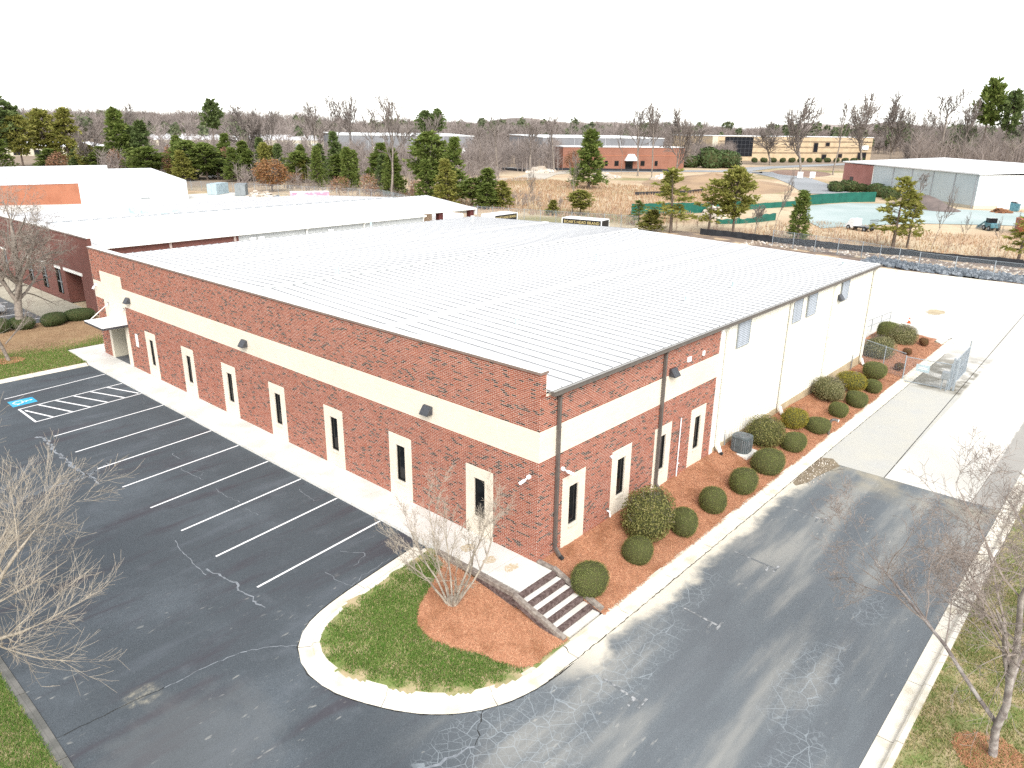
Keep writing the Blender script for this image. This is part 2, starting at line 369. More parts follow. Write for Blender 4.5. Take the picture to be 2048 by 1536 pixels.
def Hg(x, y):
    z = -.15 - .75 * sm((6 - y) / 9.)
    k = sm((x - 10) / 35.); z = z * (1 - k) - .9 * k
    d = math.hypot(x, y); return z + 9 * sm((d - 540) / 300.)
# ================================================================== ground, paving, kerbs
def grid_mesh(name, xs, ys, zf, skip=None):
    idx = {}; V = []; F = []
    def vi(i, j):
        if (i, j) not in idx: idx[(i, j)] = len(V); V.append((xs[i], ys[j], zf(xs[i], ys[j])))
        return idx[(i, j)]
    for i in range(len(xs) - 1):
        for j in range(len(ys) - 1):
            if skip and skip((xs[i] + xs[i + 1]) / 2, (ys[j] + ys[j + 1]) / 2): continue
            F.append((vi(i, j), vi(i + 1, j), vi(i + 1, j + 1), vi(i, j + 1)))
    return npmesh(name, V, F, True)
def lin(*segs):
    out = []
    for a, b, n in segs: out += list(np.linspace(a, b, n + 1))[(1 if out else 0):]
    return [float(v) for v in out]
def structure(name, me, mat): return link(name, me, mat, kind='structure')
ax = lin((-1600, -200, 8), (-200, -40, 8), (-40, 120, 64), (120, 360, 24), (360, 2600, 24))
ay = lin((-1600, -200, 8), (-200, -40, 8), (-40, 120, 64), (120, 360, 24), (360, 2600, 24))
structure('ground', grid_mesh('ground', ax, ay, lambda x, y: Hg(x, y) - .04), 'ground')
LOT = structure('parking_lot', grid_mesh('parking_lot', lin((-14.45, -1.72, 20), (-1.72, 18.2, 24)), lin((-11.6, -3.4, 12), (-3.4, 36.6, 56)), Hg,
                                         lambda x, y: x > -1.72 and y > -3.4), 'asphalt')
def yskip(x, y):
    if x < 36.4: return y > -3.4
    if x < 48: return -3.4 < y < 2.2 or y > 96 or y < -12.2
    return False
YARD = structure('concrete_yard', grid_mesh('concrete_yard', lin((18.2, 36.4, 10), (36.4, 48, 6), (48, 80, 16)), lin((-34, -12.2, 6), (-12.2, -10.3, 2), (-10.3, -6.7, 2), (-6.7, -3.4, 2), (-3.4, 2.2, 4), (2.2, 96, 30)),
                                            lambda x, y: Hg(x, y) + .004, lambda x, y: yskip(x, y) or (x < 36.4 and y < -12.2)), 'concrete_yard')
structure('service_alley', grid_mesh('service_alley', lin((3.5, 36.6, 12)), lin((38.8, 49.8, 6)), lambda x, y: Hg(x, y) + .004), 'concrete')
structure('rear_yard', grid_mesh('rear_yard', lin((-30, 36.6, 10), (36.6, 78, 10)), lin((96.2, 165, 12)), lambda x, y: Hg(x, y) + .008), 'concrete')
# joints across the yard
jb = MB()
for (a, b_) in (((18.2, -6.72), (79, -5.4)),):
    for t in range(30):
        p = Vector(a).lerp(Vector(b_), t / 30); q = Vector(a).lerp(Vector(b_), (t + .97) / 30)
        jb.quad((p.x, p.y - .02, -.89), (q.x, q.y - .02, -.89), (q.x, q.y + .02, -.89), (p.x, p.y + .02, -.89))
jb.build('expansion_joint', 'crack_dark', YARD)
for i, (x, y, rx, ry) in enumerate(((59, .6, 1.3, .75),)):
    b = MB(); pts = []; rng = random.Random(3)
    for k in range(22):
        t = 2 * math.pi * k / 22; rr = rng.uniform(.8, 1.15); pts.append((x + rx * rr * math.cos(t), y + ry * rr * math.sin(t), -.888))
    b.quad(*pts); b.build('damp_patch', 'foundation', YARD)
# ---- paint on the lot
def strip(b, p, q, wd, dz=.005, n=8):
    p, q = Vector(p), Vector(q); d = (q - p).normalized(); a = Vector((-d.y, d.x)) * wd * .5
    for k in range(n):
        u, v = p.lerp(q, k / n), p.lerp(q, (k + 1) / n)
        b.quad(*[(c.x, c.y, Hg(c.x, c.y) + dz) for c in (u - a, v - a, v + a, u + a)])
LINES = [(6.70, 6.20), (9.57, 9.05), (12.27, 11.76), (14.99, 14.47), (17.70, 17.22), (20.44, 19.92), (23.15, 22.62), (25.92, 25.46), (28.74, 28.25), (31.42, 30.95), (34.02, 33.35)]
for a, e in LINES:
    b = MB(); strip(b, (-1.76, a), (-7.48, e), .088); b.build('parking_line', 'paint_white', LOT)
for p, q in (((-2.68, 31.31), (-1.85, 28.89)), ((-3.66, 31.2), (-2.72, 28.72)), ((-4.59, 31.1), (-3.7, 28.65)), ((-5.58, 31.03), (-4.64, 28.52)), ((-6.48, 31.0), (-5.58, 28.42)), ((-7.27, 30.5), (-6.58, 28.38)), ((-7.44, 30.95), (-7.44, 28.22))):
    b = MB(); strip(b, p, q, .11, .009); b.build('hatch_line', 'paint_white', LOT)
b = MB(); b.quad(*[(x, y, -.144) for x, y in ((-7.56, 31.52), (-6.30, 31.62), (-6.28, 32.64), (-7.52, 32.68))]); bay = b.build('accessible_symbol', 'paint_blue', LOT)
b = MB()     # wheelchair figure, seen with its head towards the building
sx = lambda u, v: (-7.45 + 1.05 * v, 32.55 - .95 * u, -.139)
def ribbon(b, pts, wd):
    for p, q in zip(pts, pts[1:]):
        d = Vector((q[0] - p[0], q[1] - p[1])).normalized(); n_ = Vector((-d.y, d.x)) * wd * .5
        b.quad(sx(p[0] - n_.x, p[1] - n_.y), sx(q[0] - n_.x, q[1] - n_.y), sx(q[0] + n_.x, q[1] + n_.y), sx(p[0] + n_.x, p[1] + n_.y))
ribbon(b, [(.42 + .26 * math.cos(t), .34 + .26 * math.sin(t)) for t in np.linspace(2.2, 6.3, 14)], .07)
ribbon(b, [(.40, .82), (.42, .48), (.66, .48), (.76, .18), (.86, .22)], .08); ribbon(b, [(.41, .66), (.62, .66)], .06)
b.quad(*[sx(.40 + .075 * math.cos(t), .92 + .075 * math.sin(t)) for t in np.linspace(0, 5.8, 12)])
b.build('wheelchair_figure', 'paint_white', LOT)
for i, x in enumerate((12.05, 7.0, 2.35, -2.45)):
    b = MB(); strip(b, (x + .05, -4.35 if i < 2 else -4.7), (x - .05, -6.05), .09, .005); b.build('faded_bay_line', 'paint_worn', LOT)
    b = MB(); strip(b, (x - .3, -6.12), (x + .22, -6.1), .09, .009, 2); strip(b, (x - .42, -5.86), (x - .05, -5.84), .08, .009, 2); b.build('faded_bay_tee', 'paint_worn', LOT)
# ---- cracks on the lot
nm('smear', (.105, .118, .128), (.07, .078, .088), 2.5, .9, lo=.4, hi=.65)
def crack(pts, wd, mat='crack_fill', seed=1, dz=.003, amp=.06):
    rng = random.Random(seed); P = []
    for p, q in zip(pts, pts[1:]):
        p, q = Vector(p), Vector(q); n = max(2, int((q - p).length / .16))
        for k in range(n): P.append(p.lerp(q, k / n) + Vector((rng.uniform(-amp, amp), rng.uniform(-amp, amp))))
    P.append(Vector(pts[-1])); b = MB()
    for i, (p, q) in enumerate(zip(P, P[1:])):
        d = (q - p).normalized(); a = Vector((-d.y, d.x)) * wd * rng.uniform(.3, 1) * .32; q2 = q + d * .01
        b.quad(*[(c.x, c.y, Hg(c.x, c.y) + dz + .001 * (i % 2)) for c in (p - a, q2 - a, q2 + a, p + a)])
    b.build('crack', mat, LOT)
C1 = [(-8.07, 25.96), (-7.88, 25.46), (-7.99, 24.45), (-8.12, 22.82), (-8.15, 21.71), (-8.13, 20.45), (-8.06, 19.55), (-8.01, 18.25)]
crack(C1, .30, seed=1, amp=.1); crack(C1, .05, 'crack_dark', 2, .006)
crack([(-11.64, 18.92), (-10.86, 19.28), (-10.04, 19.44), (-9.09, 19.52), (-8.24, 19.4), (-7.71, 19.77), (-6.9, 20.12)], 1.1, 'smear', seed=3, dz=.002)
crack([(-9.6, 19.5), (-8.24, 19.4), (-7.71, 19.77), (-6.9, 20.12)], .14, seed=3)
crack([(-11.21, 20.49), (-10.13, 21.77), (-9.09, 23.1), (-8.28, 23.13)], .9, 'smear', seed=4, dz=.002)
C2 = [(-8.02, 2.7), (-8.75, 3.33), (-9.53, 3.71), (-10.72, 3.84), (-11.73, 3.88)]
crack(C2, .05, seed=5, amp=.03); crack([(-11.73, 3.88), (-12.77, 4.0), (-13.53, 4.03), (-14.42, 4.1)], .04, 'crack_dark', 6, amp=.03)
crack([(-7.96, 11.27), (-8.13, 10.41), (-8.24, 9.29), (-8.3, 8.18)], .06, seed=7, amp=.03)
crack([(-8.07, 8.49), (-8.0, 7.77), (-7.79, 6.95), (-7.96, 6.49), (-7.9, 5.79), (-8.0, 5.51), (-7.89, 5.02)], .13, seed=8)
for i, c in enumerate(([(-4.84, 14.11), (-4.87, 13.38), (-4.8, 12.86), (-4.75, 12.23)], [(-4.84, 11.55), (-4.83, 11.13), (-4.79, 10.68)], [(-4.89, 17.25), (-4.9, 16.32), (-4.76, 15.36)],
                       [(-4.64, 16.64), (-4.38, 16.11), (-4.6, 15.8)], [(-2.4, 11.41), (-2.47, 10.72), (-2.59, 10.05), (-2.35, 10.0)], [(-5.36, 5.23), (-5.34, 4.67), (-5.18, 4.01), (-4.49, 4.22), (-3.17, 4.35)], [(-4.39, 19.15), (-4.48, 18.5), (-4.42, 18.07)], [(-4.2, 6.0), (-3.6, 5.2), (-4.4, 4.9)])):
    crack(c, .045, seed=20 + i, amp=.05)
crack([(-5.75, -2.85), (-6.1, -3.1), (-6.54, -3.42), (-6.85, -3.6)], .05, 'crack_dark', 31, .004)
crack([(-6.85, -3.6), (-7.55, -3.45), (-8.27, -3.17), (-9.3, -2.6)], .16, seed=32)
crack([(17.9, -4.98), (16.9, -4.35), (16.4, -3.8)], .05, 'crack_dark', 33, .004)
crack([(-3.6, -3.53), (0, -3.6), (6, -3.6), (12, -3.6), (18, -3.6), (26, -3.6), (34, -3.6), (44, -3.6)], .06, 'crack_dark', 40, .016, .02)
# muddy silt in the gutter
b = MB(); rng = random.Random(8)
mp = [(18.41, -3.52), (18.73, -4.11), (18.07, -4.68), (17.4, -4.53), (16.12, -4.28), (15.11, -4.19), (14.42, -3.9), (14.62, -3.69), (15.15, -3.6), (16.34, -3.54)]
b.quad(*[(x, y, -.888) for x, y in mp]); mud = b.build('mud_patch', nm('mud', (.16, .125, .085), (.22, .18, .125), 3, .9), LOT)
V = []; F = []
for k in range(150):
    x = rng.uniform(14.7, 18.4); y = rng.uniform(-4.5, -3.6); s_ = rng.uniform(.015, .05); i0 = len(V)
    V += [(x - s_, y, -.887), (x, y - s_, -.887), (x + s_, y + s_ * .3, -.887), (x, y, -.887 + s_)]; F += [(i0, i0 + 1, i0 + 3), (i0 + 1, i0 + 2, i0 + 3), (i0 + 2, i0, i0 + 3)]
link('pebbles', npmesh('pebbles', V, F), 'rubble', kind='stuff', label='pale pebbles strewn in the muddy gutter by the kerb', cat='pebbles')
# ---- kerbs
def catmull(P, step=.35):
    P = [Vector(p) for p in P]; out = []
    for i in range(len(P) - 1):
        a, b_, c, d = P[max(0, i - 1)], P[i], P[i + 1], P[min(len(P) - 1, i + 2)]; n = max(1, int((c - b_).length / step)) if (c - b_).length < 8 else max(1, int((c - b_).length / 1.5))
        for k in range(n):
            t = k / n; out.append(.5 * ((2 * b_) + (c - a) * t + (2 * a - 5 * b_ + 4 * c - d) * t * t + (3 * b_ - a - 3 * c + d) * t ** 3) if n > 1 and (c - b_).length < 8 else b_.lerp(c, t))
    out.append(P[-1]); return out
def kerb(path, prof, side, sect=3.0, mat='concrete_kerb', zf=None, raw=False):
    """prof: (distance outward, height) pairs; one section of concrete per child"""
    root = thing('kerb', None, None); del_ = root; root['kind'] = 'structure'
    P = [Vector(p) for p in path] if raw else catmull(path)
    N_ = []
    for i in range(len(P)):
        d = (P[min(i + 1, len(P) - 1)] - P[max(i - 1, 0)]).normalized(); N_.append(Vector((-d.y, d.x)) * side)
    L = [0]
    for p, q in zip(P, P[1:]): L.append(L[-1] + (q - p).length)
    def at(s_):
        for i in range(len(L) - 1):
            if s_ <= L[i + 1] or i == len(L) - 2:
                t = (s_ - L[i]) / max(1e-6, L[i + 1] - L[i]); return P[i].lerp(P[i + 1], t), N_[i].lerp(N_[i + 1], t).normalized()
    n = max(1, round(L[-1] / sect)); zf = zf or Hg
    for k in range(n):
        s0, s1 = L[-1] * k / n + .008, L[-1] * (k + 1) / n - .008; m = max(2, int((s1 - s0) / .4)); V = []; F = []
        pr = list(prof) + [(prof[-1][0], -.25), (prof[0][0], -.25)]
        for j in range(m + 1):
            p, nn = at(s0 + (s1 - s0) * j / m)
            for (u, h) in pr:
                c = p + nn * u; V.append((c.x, c.y, zf(c.x, c.y) + h))
        q = len(pr)
        for j in range(m):
            for a in range(q): F.append((j * q + a, j * q + (a + 1) % q, (j + 1) * q + (a + 1) % q, (j + 1) * q + a))
        me = npmesh('kerb_section', V, F)
        o = link('kerb_section', me, mat, root)
    return root
PROF = [(0, .15), (.15, .15), (.21, .12), (.25, .03), (.30, .014), (.66, .012)]
IS = [(-1.95, 3.66), (-3.9, 3.42), (-5.8, 3.15), (-6.95, 2.85), (-7.62, 2.35), (-7.88, 1.6), (-7.75, .75), (-7.25, -.3), (-6.6, -1.3), (-5.75, -2.1), (-4.75, -2.62), (-3.6, -2.86), (-2.2, -2.92)]
kerb(IS, PROF, -1)
_P = catmull(IS); _O = []
for i in range(1, len(_P) - 1, 2):
    d_ = (_P[i + 1] - _P[i - 1]).normalized(); _O.append(tuple(_P[i] + Vector((d_.y, -d_.x)) * .685))
crack(_O, .085, 'crack_dark', 41, .008, .012)
kerb([(-2.17, -2.92), (45.3, -2.92), (46.4, -2.7), (47.2, -2.1), (47.5, -1.2), (47.55, 1.9)], PROF, -1)
kerb([(-8, -12.22), (48, -12.22)], PROF, 1, raw=False)
kerb([(-14.75, -12), (-14.75, 37)], [(0, .04), (.14, .04), (.17, .03), (.29, .02)], -1, mat=nm('kerb_old', (.17, .165, .15), (.11, .11, .10), 2, .95), raw=True)
kerb([(-14.4, 37.02), (-1.78, 37.02)], [(0, .13), (.14, .13), (.2, .02), (.44, .012)], -1)
kerb([(80.3, -36), (80.0, 4), (79.6, 30)], [(-.3, .12), (.14, .12), (.2, .02), (.5, .014)], 1, sect=6)
# ---- sidewalk
SW = thing('sidewalk', None, None); SW['kind'] = 'structure'
y = -.74; k = 0
while y < 36.7:
    y1 = min(y + 1.562, 36.75); MB().box(-1.72, y + .012, -1.1, -.006, y1 - .012, 0.).build('slab', 'concrete', SW, bevel=.012); y = y1
MB().hexa([(-1.72, 36.77, -.6), (.0, 36.77, -.6), (.0, 38.62, -.6), (-1.66, 38.62, -.6)], [(-1.72, 36.77, 0), (.0, 36.77, 0), (.0, 38.62, 0), (-1.66, 38.62, 0)]).build('slab', 'concrete', SW)
MB().hexa([(-1.66, 38.64, -.6), (3.4, 38.64, -.6), (3.4, 40.8, -.6), (-1.6, 40.8, -.6)], [(-1.66, 38.64, 0), (3.4, 38.64, 0), (3.4, 40.8, 0), (-1.6, 40.8, 0)]).build('slab', 'concrete', SW)
# brown leaf stains on the near slabs
for i, (x, yy) in enumerate(((-.95, 2.55), (-1.0, 1.35), (-.85, .45))):
    b = MB(); rng = random.Random(i); b.quad(*[(x + .34 * rng.uniform(.6, 1.1) * math.cos(t), yy + .26 * rng.uniform(.6, 1.1) * math.sin(t), .004) for t in np.linspace(0, 6, 14)])
    b.build('leaf_stain', nm('stain%d' % i, (.42, .33, .20), (.54, .50, .42), 14, .9, lo=.4, hi=.6), SW)
# ---- beds
def wallz(x): return -.05 - .44 * sm((x - 12) / 23.)
def bedz(x, y):
    w_ = wallz(x); return w_ + (-.755 - w_) * min(1, max(0, -y / 2.92)) + .03 * math.sin(x * 2.1 + y * 3) * math.sin(y * 2.6 + x)
structure('mulch_bed', grid_mesh('mulch_bed', lin((.02, 47.5, 150)), lin((-2.93, -.0, 12), (0, 1.95, 5)), bedz, lambda x, y: (y > 0 and x < 36) or (x > 46.3 and y < -2.2)), 'soil')
def inside(poly, x, y):
    c = False; n = len(poly)
    for i in range(n):
        (x0, y0), (x1, y1) = poly[i], poly[i - 1]
        if (y0 > y) != (y1 > y) and x < (x1 - x0) * (y - y0) / (y1 - y0) + x0: c = not c
    return c
ISP = [(p.x, p.y) for p in catmull(IS)] + [(-1.9, -2.92), (-1.8, 3.66)]
def isz(x, y): return Hg(x, y) + .145 + .05 * sm((x + 5) / 3) * (1 if y < 2.5 else 0) + .02 * math.sin(3 * x) * math.sin(2.6 * y)
ISL = structure('planted_island', grid_mesh('planted_island', lin((-8.1, -1.75, 64)), lin((-3.1, 3.8, 70)), isz, lambda x, y: not any(inside(ISP, x + a, y + c) for a, c in ((0, 0), (.13, 0), (-.13, 0), (0, .13), (0, -.13)))), 'lawn_soil')
MP = [(-2.0, 3.2), (-2.1, 2.6), (-3.0, 2.15), (-3.7, 1.8), (-4.3, 1.5), (-4.85, .95), (-5.0, .2), (-4.75, -.6), (-4.3, -1.3), (-4.2, -1.9), (-3.9, -2.6), (-3.5, -2.86), (-1.85, -2.9), (-1.85, 3.2)]
structure('island_mulch', grid_mesh('island_mulch', lin((-5.1, -1.8, 34)), lin((-2.95, 3.3, 56)), lambda x, y: isz(x, y) + .02, lambda x, y: not (inside(MP, x, y) and inside(ISP, x, y))), 'soil')
def scatter(area, n, zf, test, seed):
    rng = np.random.default_rng(seed); x = rng.uniform(area[0], area[1], n); y = rng.uniform(area[2], area[3], n)
    keep = [i for i in range(n) if test(x[i], y[i])]
    x, y = x[keep], y[keep]; z = np.array([zf(a, b_) for a, b_ in zip(x, y)]); return np.stack([x, y, z], 1), rng
def needles(name, area, n, zf, test, seed, label, ln=.16, wd=.009):
    P, rng = scatter(area, n, zf, test, seed); m = len(P); a = rng.uniform(0, 2 * np.pi, m); l = rng.uniform(.5, 1.2, m) * ln; tilt = rng.uniform(-.02, .06, m)
    d = np.stack([np.cos(a) * l, np.sin(a) * l, tilt], 1); s_ = np.stack([-np.sin(a), np.cos(a), np.zeros(m)], 1) * wd
    P[:, 2] += rng.uniform(.004, .03, m)
    V = np.stack([P - d / 2 - s_, P - d / 2 + s_, P + d / 2], 1).reshape(-1, 3); F = np.arange(m * 3).reshape(-1, 3)
    return link(name, npmesh(name, V, F), 'pine_straw', kind='stuff', label=label, cat='pine straw')
needles('pine_straw', (0.03, 30, -3.0, -.02), 84000, bedz, lambda x, y: True, 1, 'orange pine straw covering the long bed beside the building', .2, .011)
needles('pine_straw', (30, 47.2, -2.9, 1.9), 16000, bedz, lambda x, y: (y < 0 or x > 36) and not (x > 46.2 and y < -2.0), 4, 'pine straw around the bushes behind the gate', .3, .018)
needles('pine_straw', (-5.1, -1.85, -2.95, 3.3), 36000, lambda x, y: isz(x, y) + .02, lambda x, y: inside(MP, x, y) and inside(ISP, x, y), 2, 'orange pine straw under the bare crape myrtle on the island', .2, .011)
def blades(name, area, n, zf, test, seed, label, mat, h=.09, wd=.008, parentkind='stuff', den=None):
    P, rng = scatter(area, n, zf, test, seed)
    if den is not None: P = P[[i for i in range(len(P)) if rng.uniform() < den(P[i, 0], P[i, 1])]]
    m = len(P); a = rng.uniform(0, 2 * np.pi, m); hh = rng.uniform(.5, 1.3, m) * h
    s_ = np.stack([np.cos(a), np.sin(a), np.zeros(m)], 1) * wd; t = np.stack([rng.normal(0, .45, m) * hh, rng.normal(0, .45, m) * hh, hh], 1)
    V = np.stack([P - s_, P + s_, P + t], 1).reshape(-1, 3); F = np.arange(m * 3).reshape(-1, 3)
    return link(name, npmesh(name, V, F), mat, kind='stuff', label=label, cat='grass')
def wob(x, y, s_=1.): return .5 + .5 * math.sin(1.7 * x * s_ + 1.3 * math.sin(2.3 * y * s_)) * math.sin(2.1 * y * s_ + 1.1 * math.sin(1.9 * x * s_))
GD = {}
def gden(x, y):   # thins out towards the kerb
    k = (round(x * 8), round(y * 8))
    if k not in GD: GD[k] = min(math.hypot(k[0] / 8 - p[0], k[1] / 8 - p[1]) for p in ISP[::2])
    e = GD[k]; return sm((e - .05) / .5) * (.5 + .5 * wob(x, y, 1.4))
blades('lawn_grass', (-8, -1.9, -3, 3.7), 120000, isz, lambda x, y: inside(ISP, x, y) and not inside(MP, x, y), 3, 'patchy green grass on the kerbed island beside the mulch', 'grass_blades', .075, .014, den=gden)
# verge on the right, seen past the driveway kerb
def rvz(x, y): return -.77 + .03 * math.sin(x * .9) + .02 * math.sin(y * 2.2)
structure('grass_verge', grid_mesh('grass_verge', lin((-8, 48, 112)), lin((-30, -12.2, 30)), rvz), 'lawn_soil')
blades('verge_grass', (-2.5, 15, -17.5, -12.25), 130000, rvz, lambda x, y: True, 5, 'half dormant grass on the verge under the bare birch trees', 'grass_winter', .08, .012, den=lambda x, y: .25 + .75 * wob(x, y, .8))
blades('verge_grass', (15, 46, -17, -12.25), 40000, rvz, lambda x, y: True, 6, 'thin winter grass along the far end of the driveway verge', 'grass_winter', .1, .018, den=lambda x, y: .3 + .7 * wob(x, y, .6))
def bedring(name, cx, cy, r, zf, seed, label):
    needles(name, (cx - r, cx + r, cy - r, cy + r), int(4200 * r * r), lambda x, y: zf(x, y) + .02, lambda x, y: math.hypot(x - cx, y - cy) < r * (.85 + .15 * wob(x, y, 2)), seed, label)
bedring('pine_straw', 1.9, -14.1, .95, rvz, 11, 'ring of pine straw around the nearest birch trunk')
bedring('pine_straw', 8.6, -14.9, .9, rvz, 12, 'ring of pine straw around the middle birch trunk on the verge')
# verges on the left
structure('grass_verge', grid_mesh('grass_verge', lin((-40, -14.75, 30)), lin((-12, 60, 40)), lambda x, y: Hg(x, y) + .03), 'lawn_soil')
blades('lawn_grass', (-17.5, -14.7, .5, 10), 60000, lambda x, y: Hg(x, y) + .03, lambda x, y: True, 7, 'dense green grass in the lower left corner beside the lot', 'grass_blades', .08, .010)
def lvz(x, y): return -.03 + .06 * sm((y - 37) / 6) + .02 * math.sin(x * 1.1 + y)
LV = [(-20, 37.0), (-1.66, 37.0), (-1.62, 40.8), (3.4, 40.8), (3.6, 50.4), (-20, 50.4)]
structure('grass_verge', grid_mesh('grass_verge', lin((-20, -1.65, 24), (-1.65, 3.6, 8)), lin((37.02, 40.82, 8), (40.82, 50.4, 12)), lvz, lambda x, y: not inside(LV, x, y)), nm('leaf_litter', (.24, .15, .08), (.30, .20, .11), .8, .98, .4, 20))
blades('lawn_grass', (-12, 1.5, 37.05, 43.5), 60000, lvz, lambda x, y: inside(LV, x, y), 8, 'green and straw grass strip beyond the parking bays', 'grass_blades', .09, .014, den=lambda x, y: 1 - .92 * sm((y - 40.9 - .5 * math.sin(x)) / 2.0))
blades('lawn_grass', (-12, 3.5, 41.5, 50.2), 26000, lvz, lambda x, y: inside(LV, x, y), 9, 'dry brown grass in front of the dark hedge', 'dry_grass', .07, .014, den=lambda x, y: .6)
needles('pine_straw', (-6.1, -4.1, 39.9, 41.6), 1500, lambda x, y: lvz(x, y) + .03, lambda x, y: math.hypot(x + 5.1, y - 40.8) < .85, 13, 'ring of pine straw around the slim tree by the parking bays', .2, .02)
structure('neighbour_car_park', grid_mesh('neighbour_car_park', lin((-40, .6, 16)), lin((50.5, 110, 20)), lambda x, y: Hg(x, y) + .02), nm('asphalt_old', (.085, .09, .095), (.12, .125, .13), .5, .9))
NCP = bpy.data.objects['neighbour_car_park']
for i in range(6):
    b = MB(); b.box(-5.2, 52.6 + 2.75 * i, -.12, .4, 52.7 + 2.75 * i, -.122); b.build('parking_line', 'paint_white', NCP)
structure('neighbour_sidewalk', MB().box(.62, 50.5, -.3, 4.02, 96, -.02).mesh('neighbour_sidewalk'), nm('concrete_old', (.40, .37, .29), (.34, .31, .24), .7, .95))
# ---- timber steps down to the driveway
ST = thing('garden_steps', 'timber edged concrete steps from the sidewalk down to the driveway kerb', 'steps', (-.95, -1.7, -.9))
for i in range(5):
    y0 = -.76 - .40 * i; zt = -.15 * i
    b = MB(); rng = random.Random(i)
    xs = [-1.9 + 1.9 * k / 8 for k in range(9)]
    for x0, x1 in zip(xs, xs[1:]):
        j = rng.uniform(-.012, .012)
        b.hexa([(x0, y0 - .19 - j, -1.2), (x1, y0 - .19 - j, -1.2), (x1, y0, -1.2), (x0, y0, -1.2)], [(x0, y0 - .17, zt - .004 + j), (x1, y0 - .17, zt - .004 + j), (x1, y0, zt - .002), (x0, y0, zt - .002)])
    b.build('timber', 'timber_dark', ST)
    MB().box(-1.9, y0 - .40 if i < 4 else y0 - .47, -1.2, 0, y0 - .185, zt - .15).build('tread', 'concrete', ST)
def beam(p, q, wx=.17, wz=.17, name='side_timber', mat='timber_grey', parent=ST):
    b = MB(); b.bar(p, q, wx, wz); return b.build(name, mat, parent, bevel=.012)
beam((.10, -.02, -.0), (.10, -.74, -.02)); beam((.12, -.70, .02), (.12, -1.75, -.36)); beam((.12, -1.72, -.33), (.12, -2.86, -.66))
beam((.12, -.8, -.16), (.12, -2.86, -.82), mat='timber_dark')
beam((-2.0, -.72, -.02), (-2.0, -1.80, -.34)); beam((-2.0, -1.78, -.32), (-2.0, -2.88, -.66)); beam((-2.02, -.8, -.2), (-2.02, -2.88, -.84), mat='timber_dark')
RT = thing('retaining_timbers', 'weathered railway sleepers edging the sidewalk above the island mulch', 'retaining wall', (-1.83, 1.2, -.6))
for i in range(3):
    z = -.10 - .19 * i
    for (a, c) in (((-1.82, 3.3), (-1.83, 1.25)), ((-1.83, 1.23), (-1.87, -.74))):
        if i and a[1] > 2: continue
        b = MB(); b.bar((a[0], a[1] - .05 * i, z), (c[0], c[1] + .02 * i, z), .18, .18); b.build('sleeper', 'timber_grey' if i == 0 else 'timber_dark', RT, bevel=.014)
# ================================================================== the warehouse in front
CH = .0677
WH = thing('warehouse', 'long red brick and cream metal warehouse with white standing seam roof', 'building', (17.8, 19.2, -.9))
def onp(plane, u, z, d=0.):      # d > 0: out of the wall, towards the viewer
    return (-d, u, z) if plane == 'x' else (u, -d, z)
def panel(plane, u0, u1, z0, z1, holes, d=0.):
    us = sorted({u0, u1, *[h[0] for h in holes], *[h[1] for h in holes]}); zs = sorted({z0, z1, *[h[2] for h in holes], *[h[3] for h in holes]})
    us = [v for v in us if u0 <= v <= u1]; zs = [v for v in zs if z0 <= v <= z1]; b = MB()
    for a, c in zip(us, us[1:]):
        for e, g in zip(zs, zs[1:]):
            m, n = (a + c) / 2, (e + g) / 2
            if any(h[0] < m < h[1] and h[2] < n < h[3] for h in holes): continue
            q = [onp(plane, a, e, d), onp(plane, c, e, d), onp(plane, c, g, d), onp(plane, a, g, d)]
            b.quad(*(q[::-1] if plane == 'x' else q))
    return b
def bricks(plane, u0, u1, r0, r1, classify, out):
    """classify(row) -> [(a, b, kind)]; adds (plane, a, b, z0, z1) to out[kind]"""
    P = .2133
    for r in range(r0, r1):
        z0 = r * CH + .0065; off = .5 * P if r % 2 else 0
        for (a, b_, kind) in classify(r):
            k = math.floor((a - off) / P)
            while k * P + off < b_:
                p, q = max(a, k * P + off) , min(b_, (k + 1) * P + off); k += 1
                p += .0065; q -= .0065
                if q - p > .035: out[kind].append((plane, p, q, z0, z0 + CH - .013))
def split(base, cuts):
    """base: list of intervals; cuts: (a, b, kind or None) painted over it"""
    for (a, c, kind) in cuts:
        nb = []
        for (p, q, k) in base:
            if c <= p or a >= q: nb.append((p, q, k)); continue
            if p < a: nb.append((p, a, k))
            if kind: nb.append((max(a, p), min(c, q), kind))
            if c < q: nb.append((c, q, k))
        base = nb
    return base
FW = [2.85, 7.40, 12.03, 16.68, 21.32, 25.92, 30.69]; SWX = [2.11, 5.28, 8.47, 11.61]
LF, LS = 38.43, 13.06; WO0, WO1 = 11, 35
RED, CREAM = 'red', 'cream'
def cls_front(r):
    base = [(-.012, LF, RED)]; cuts = []
    if 58 <= r < 75: cuts.append((-.012, LF, CREAM))
    if r < 42: cuts += [(y - .71, y + .71, CREAM) for y in FW]
    if r < 86: cuts.append((33.85, 37.1, CREAM))
    if WO0 <= r < WO1: cuts += [(y - .275, y + .275, None) for y in FW]
    if r < 37: cuts.append((34.4, 36.75, None))
    return split(base, cuts)
def cls_side(r):
    base = [(0, LS if r < 93 else .30, RED)]; cuts = []
    if 58 <= r < 75: cuts.append((0, LS, CREAM))
    if r < 42: cuts += [(x - .70, x + .70, CREAM) for x in SWX]
    if WO0 <= r < WO1: cuts += [(x - .275, x + .275, None) for x in SWX]
    return split(base, cuts)
bo = {RED: [], CREAM: []}
bricks('x', -.012, LF, 0, 106, cls_front, bo); nfront = {k: len(v) for k, v in bo.items()}
bricks('y', 0, LS, -4, 106, cls_side, bo)
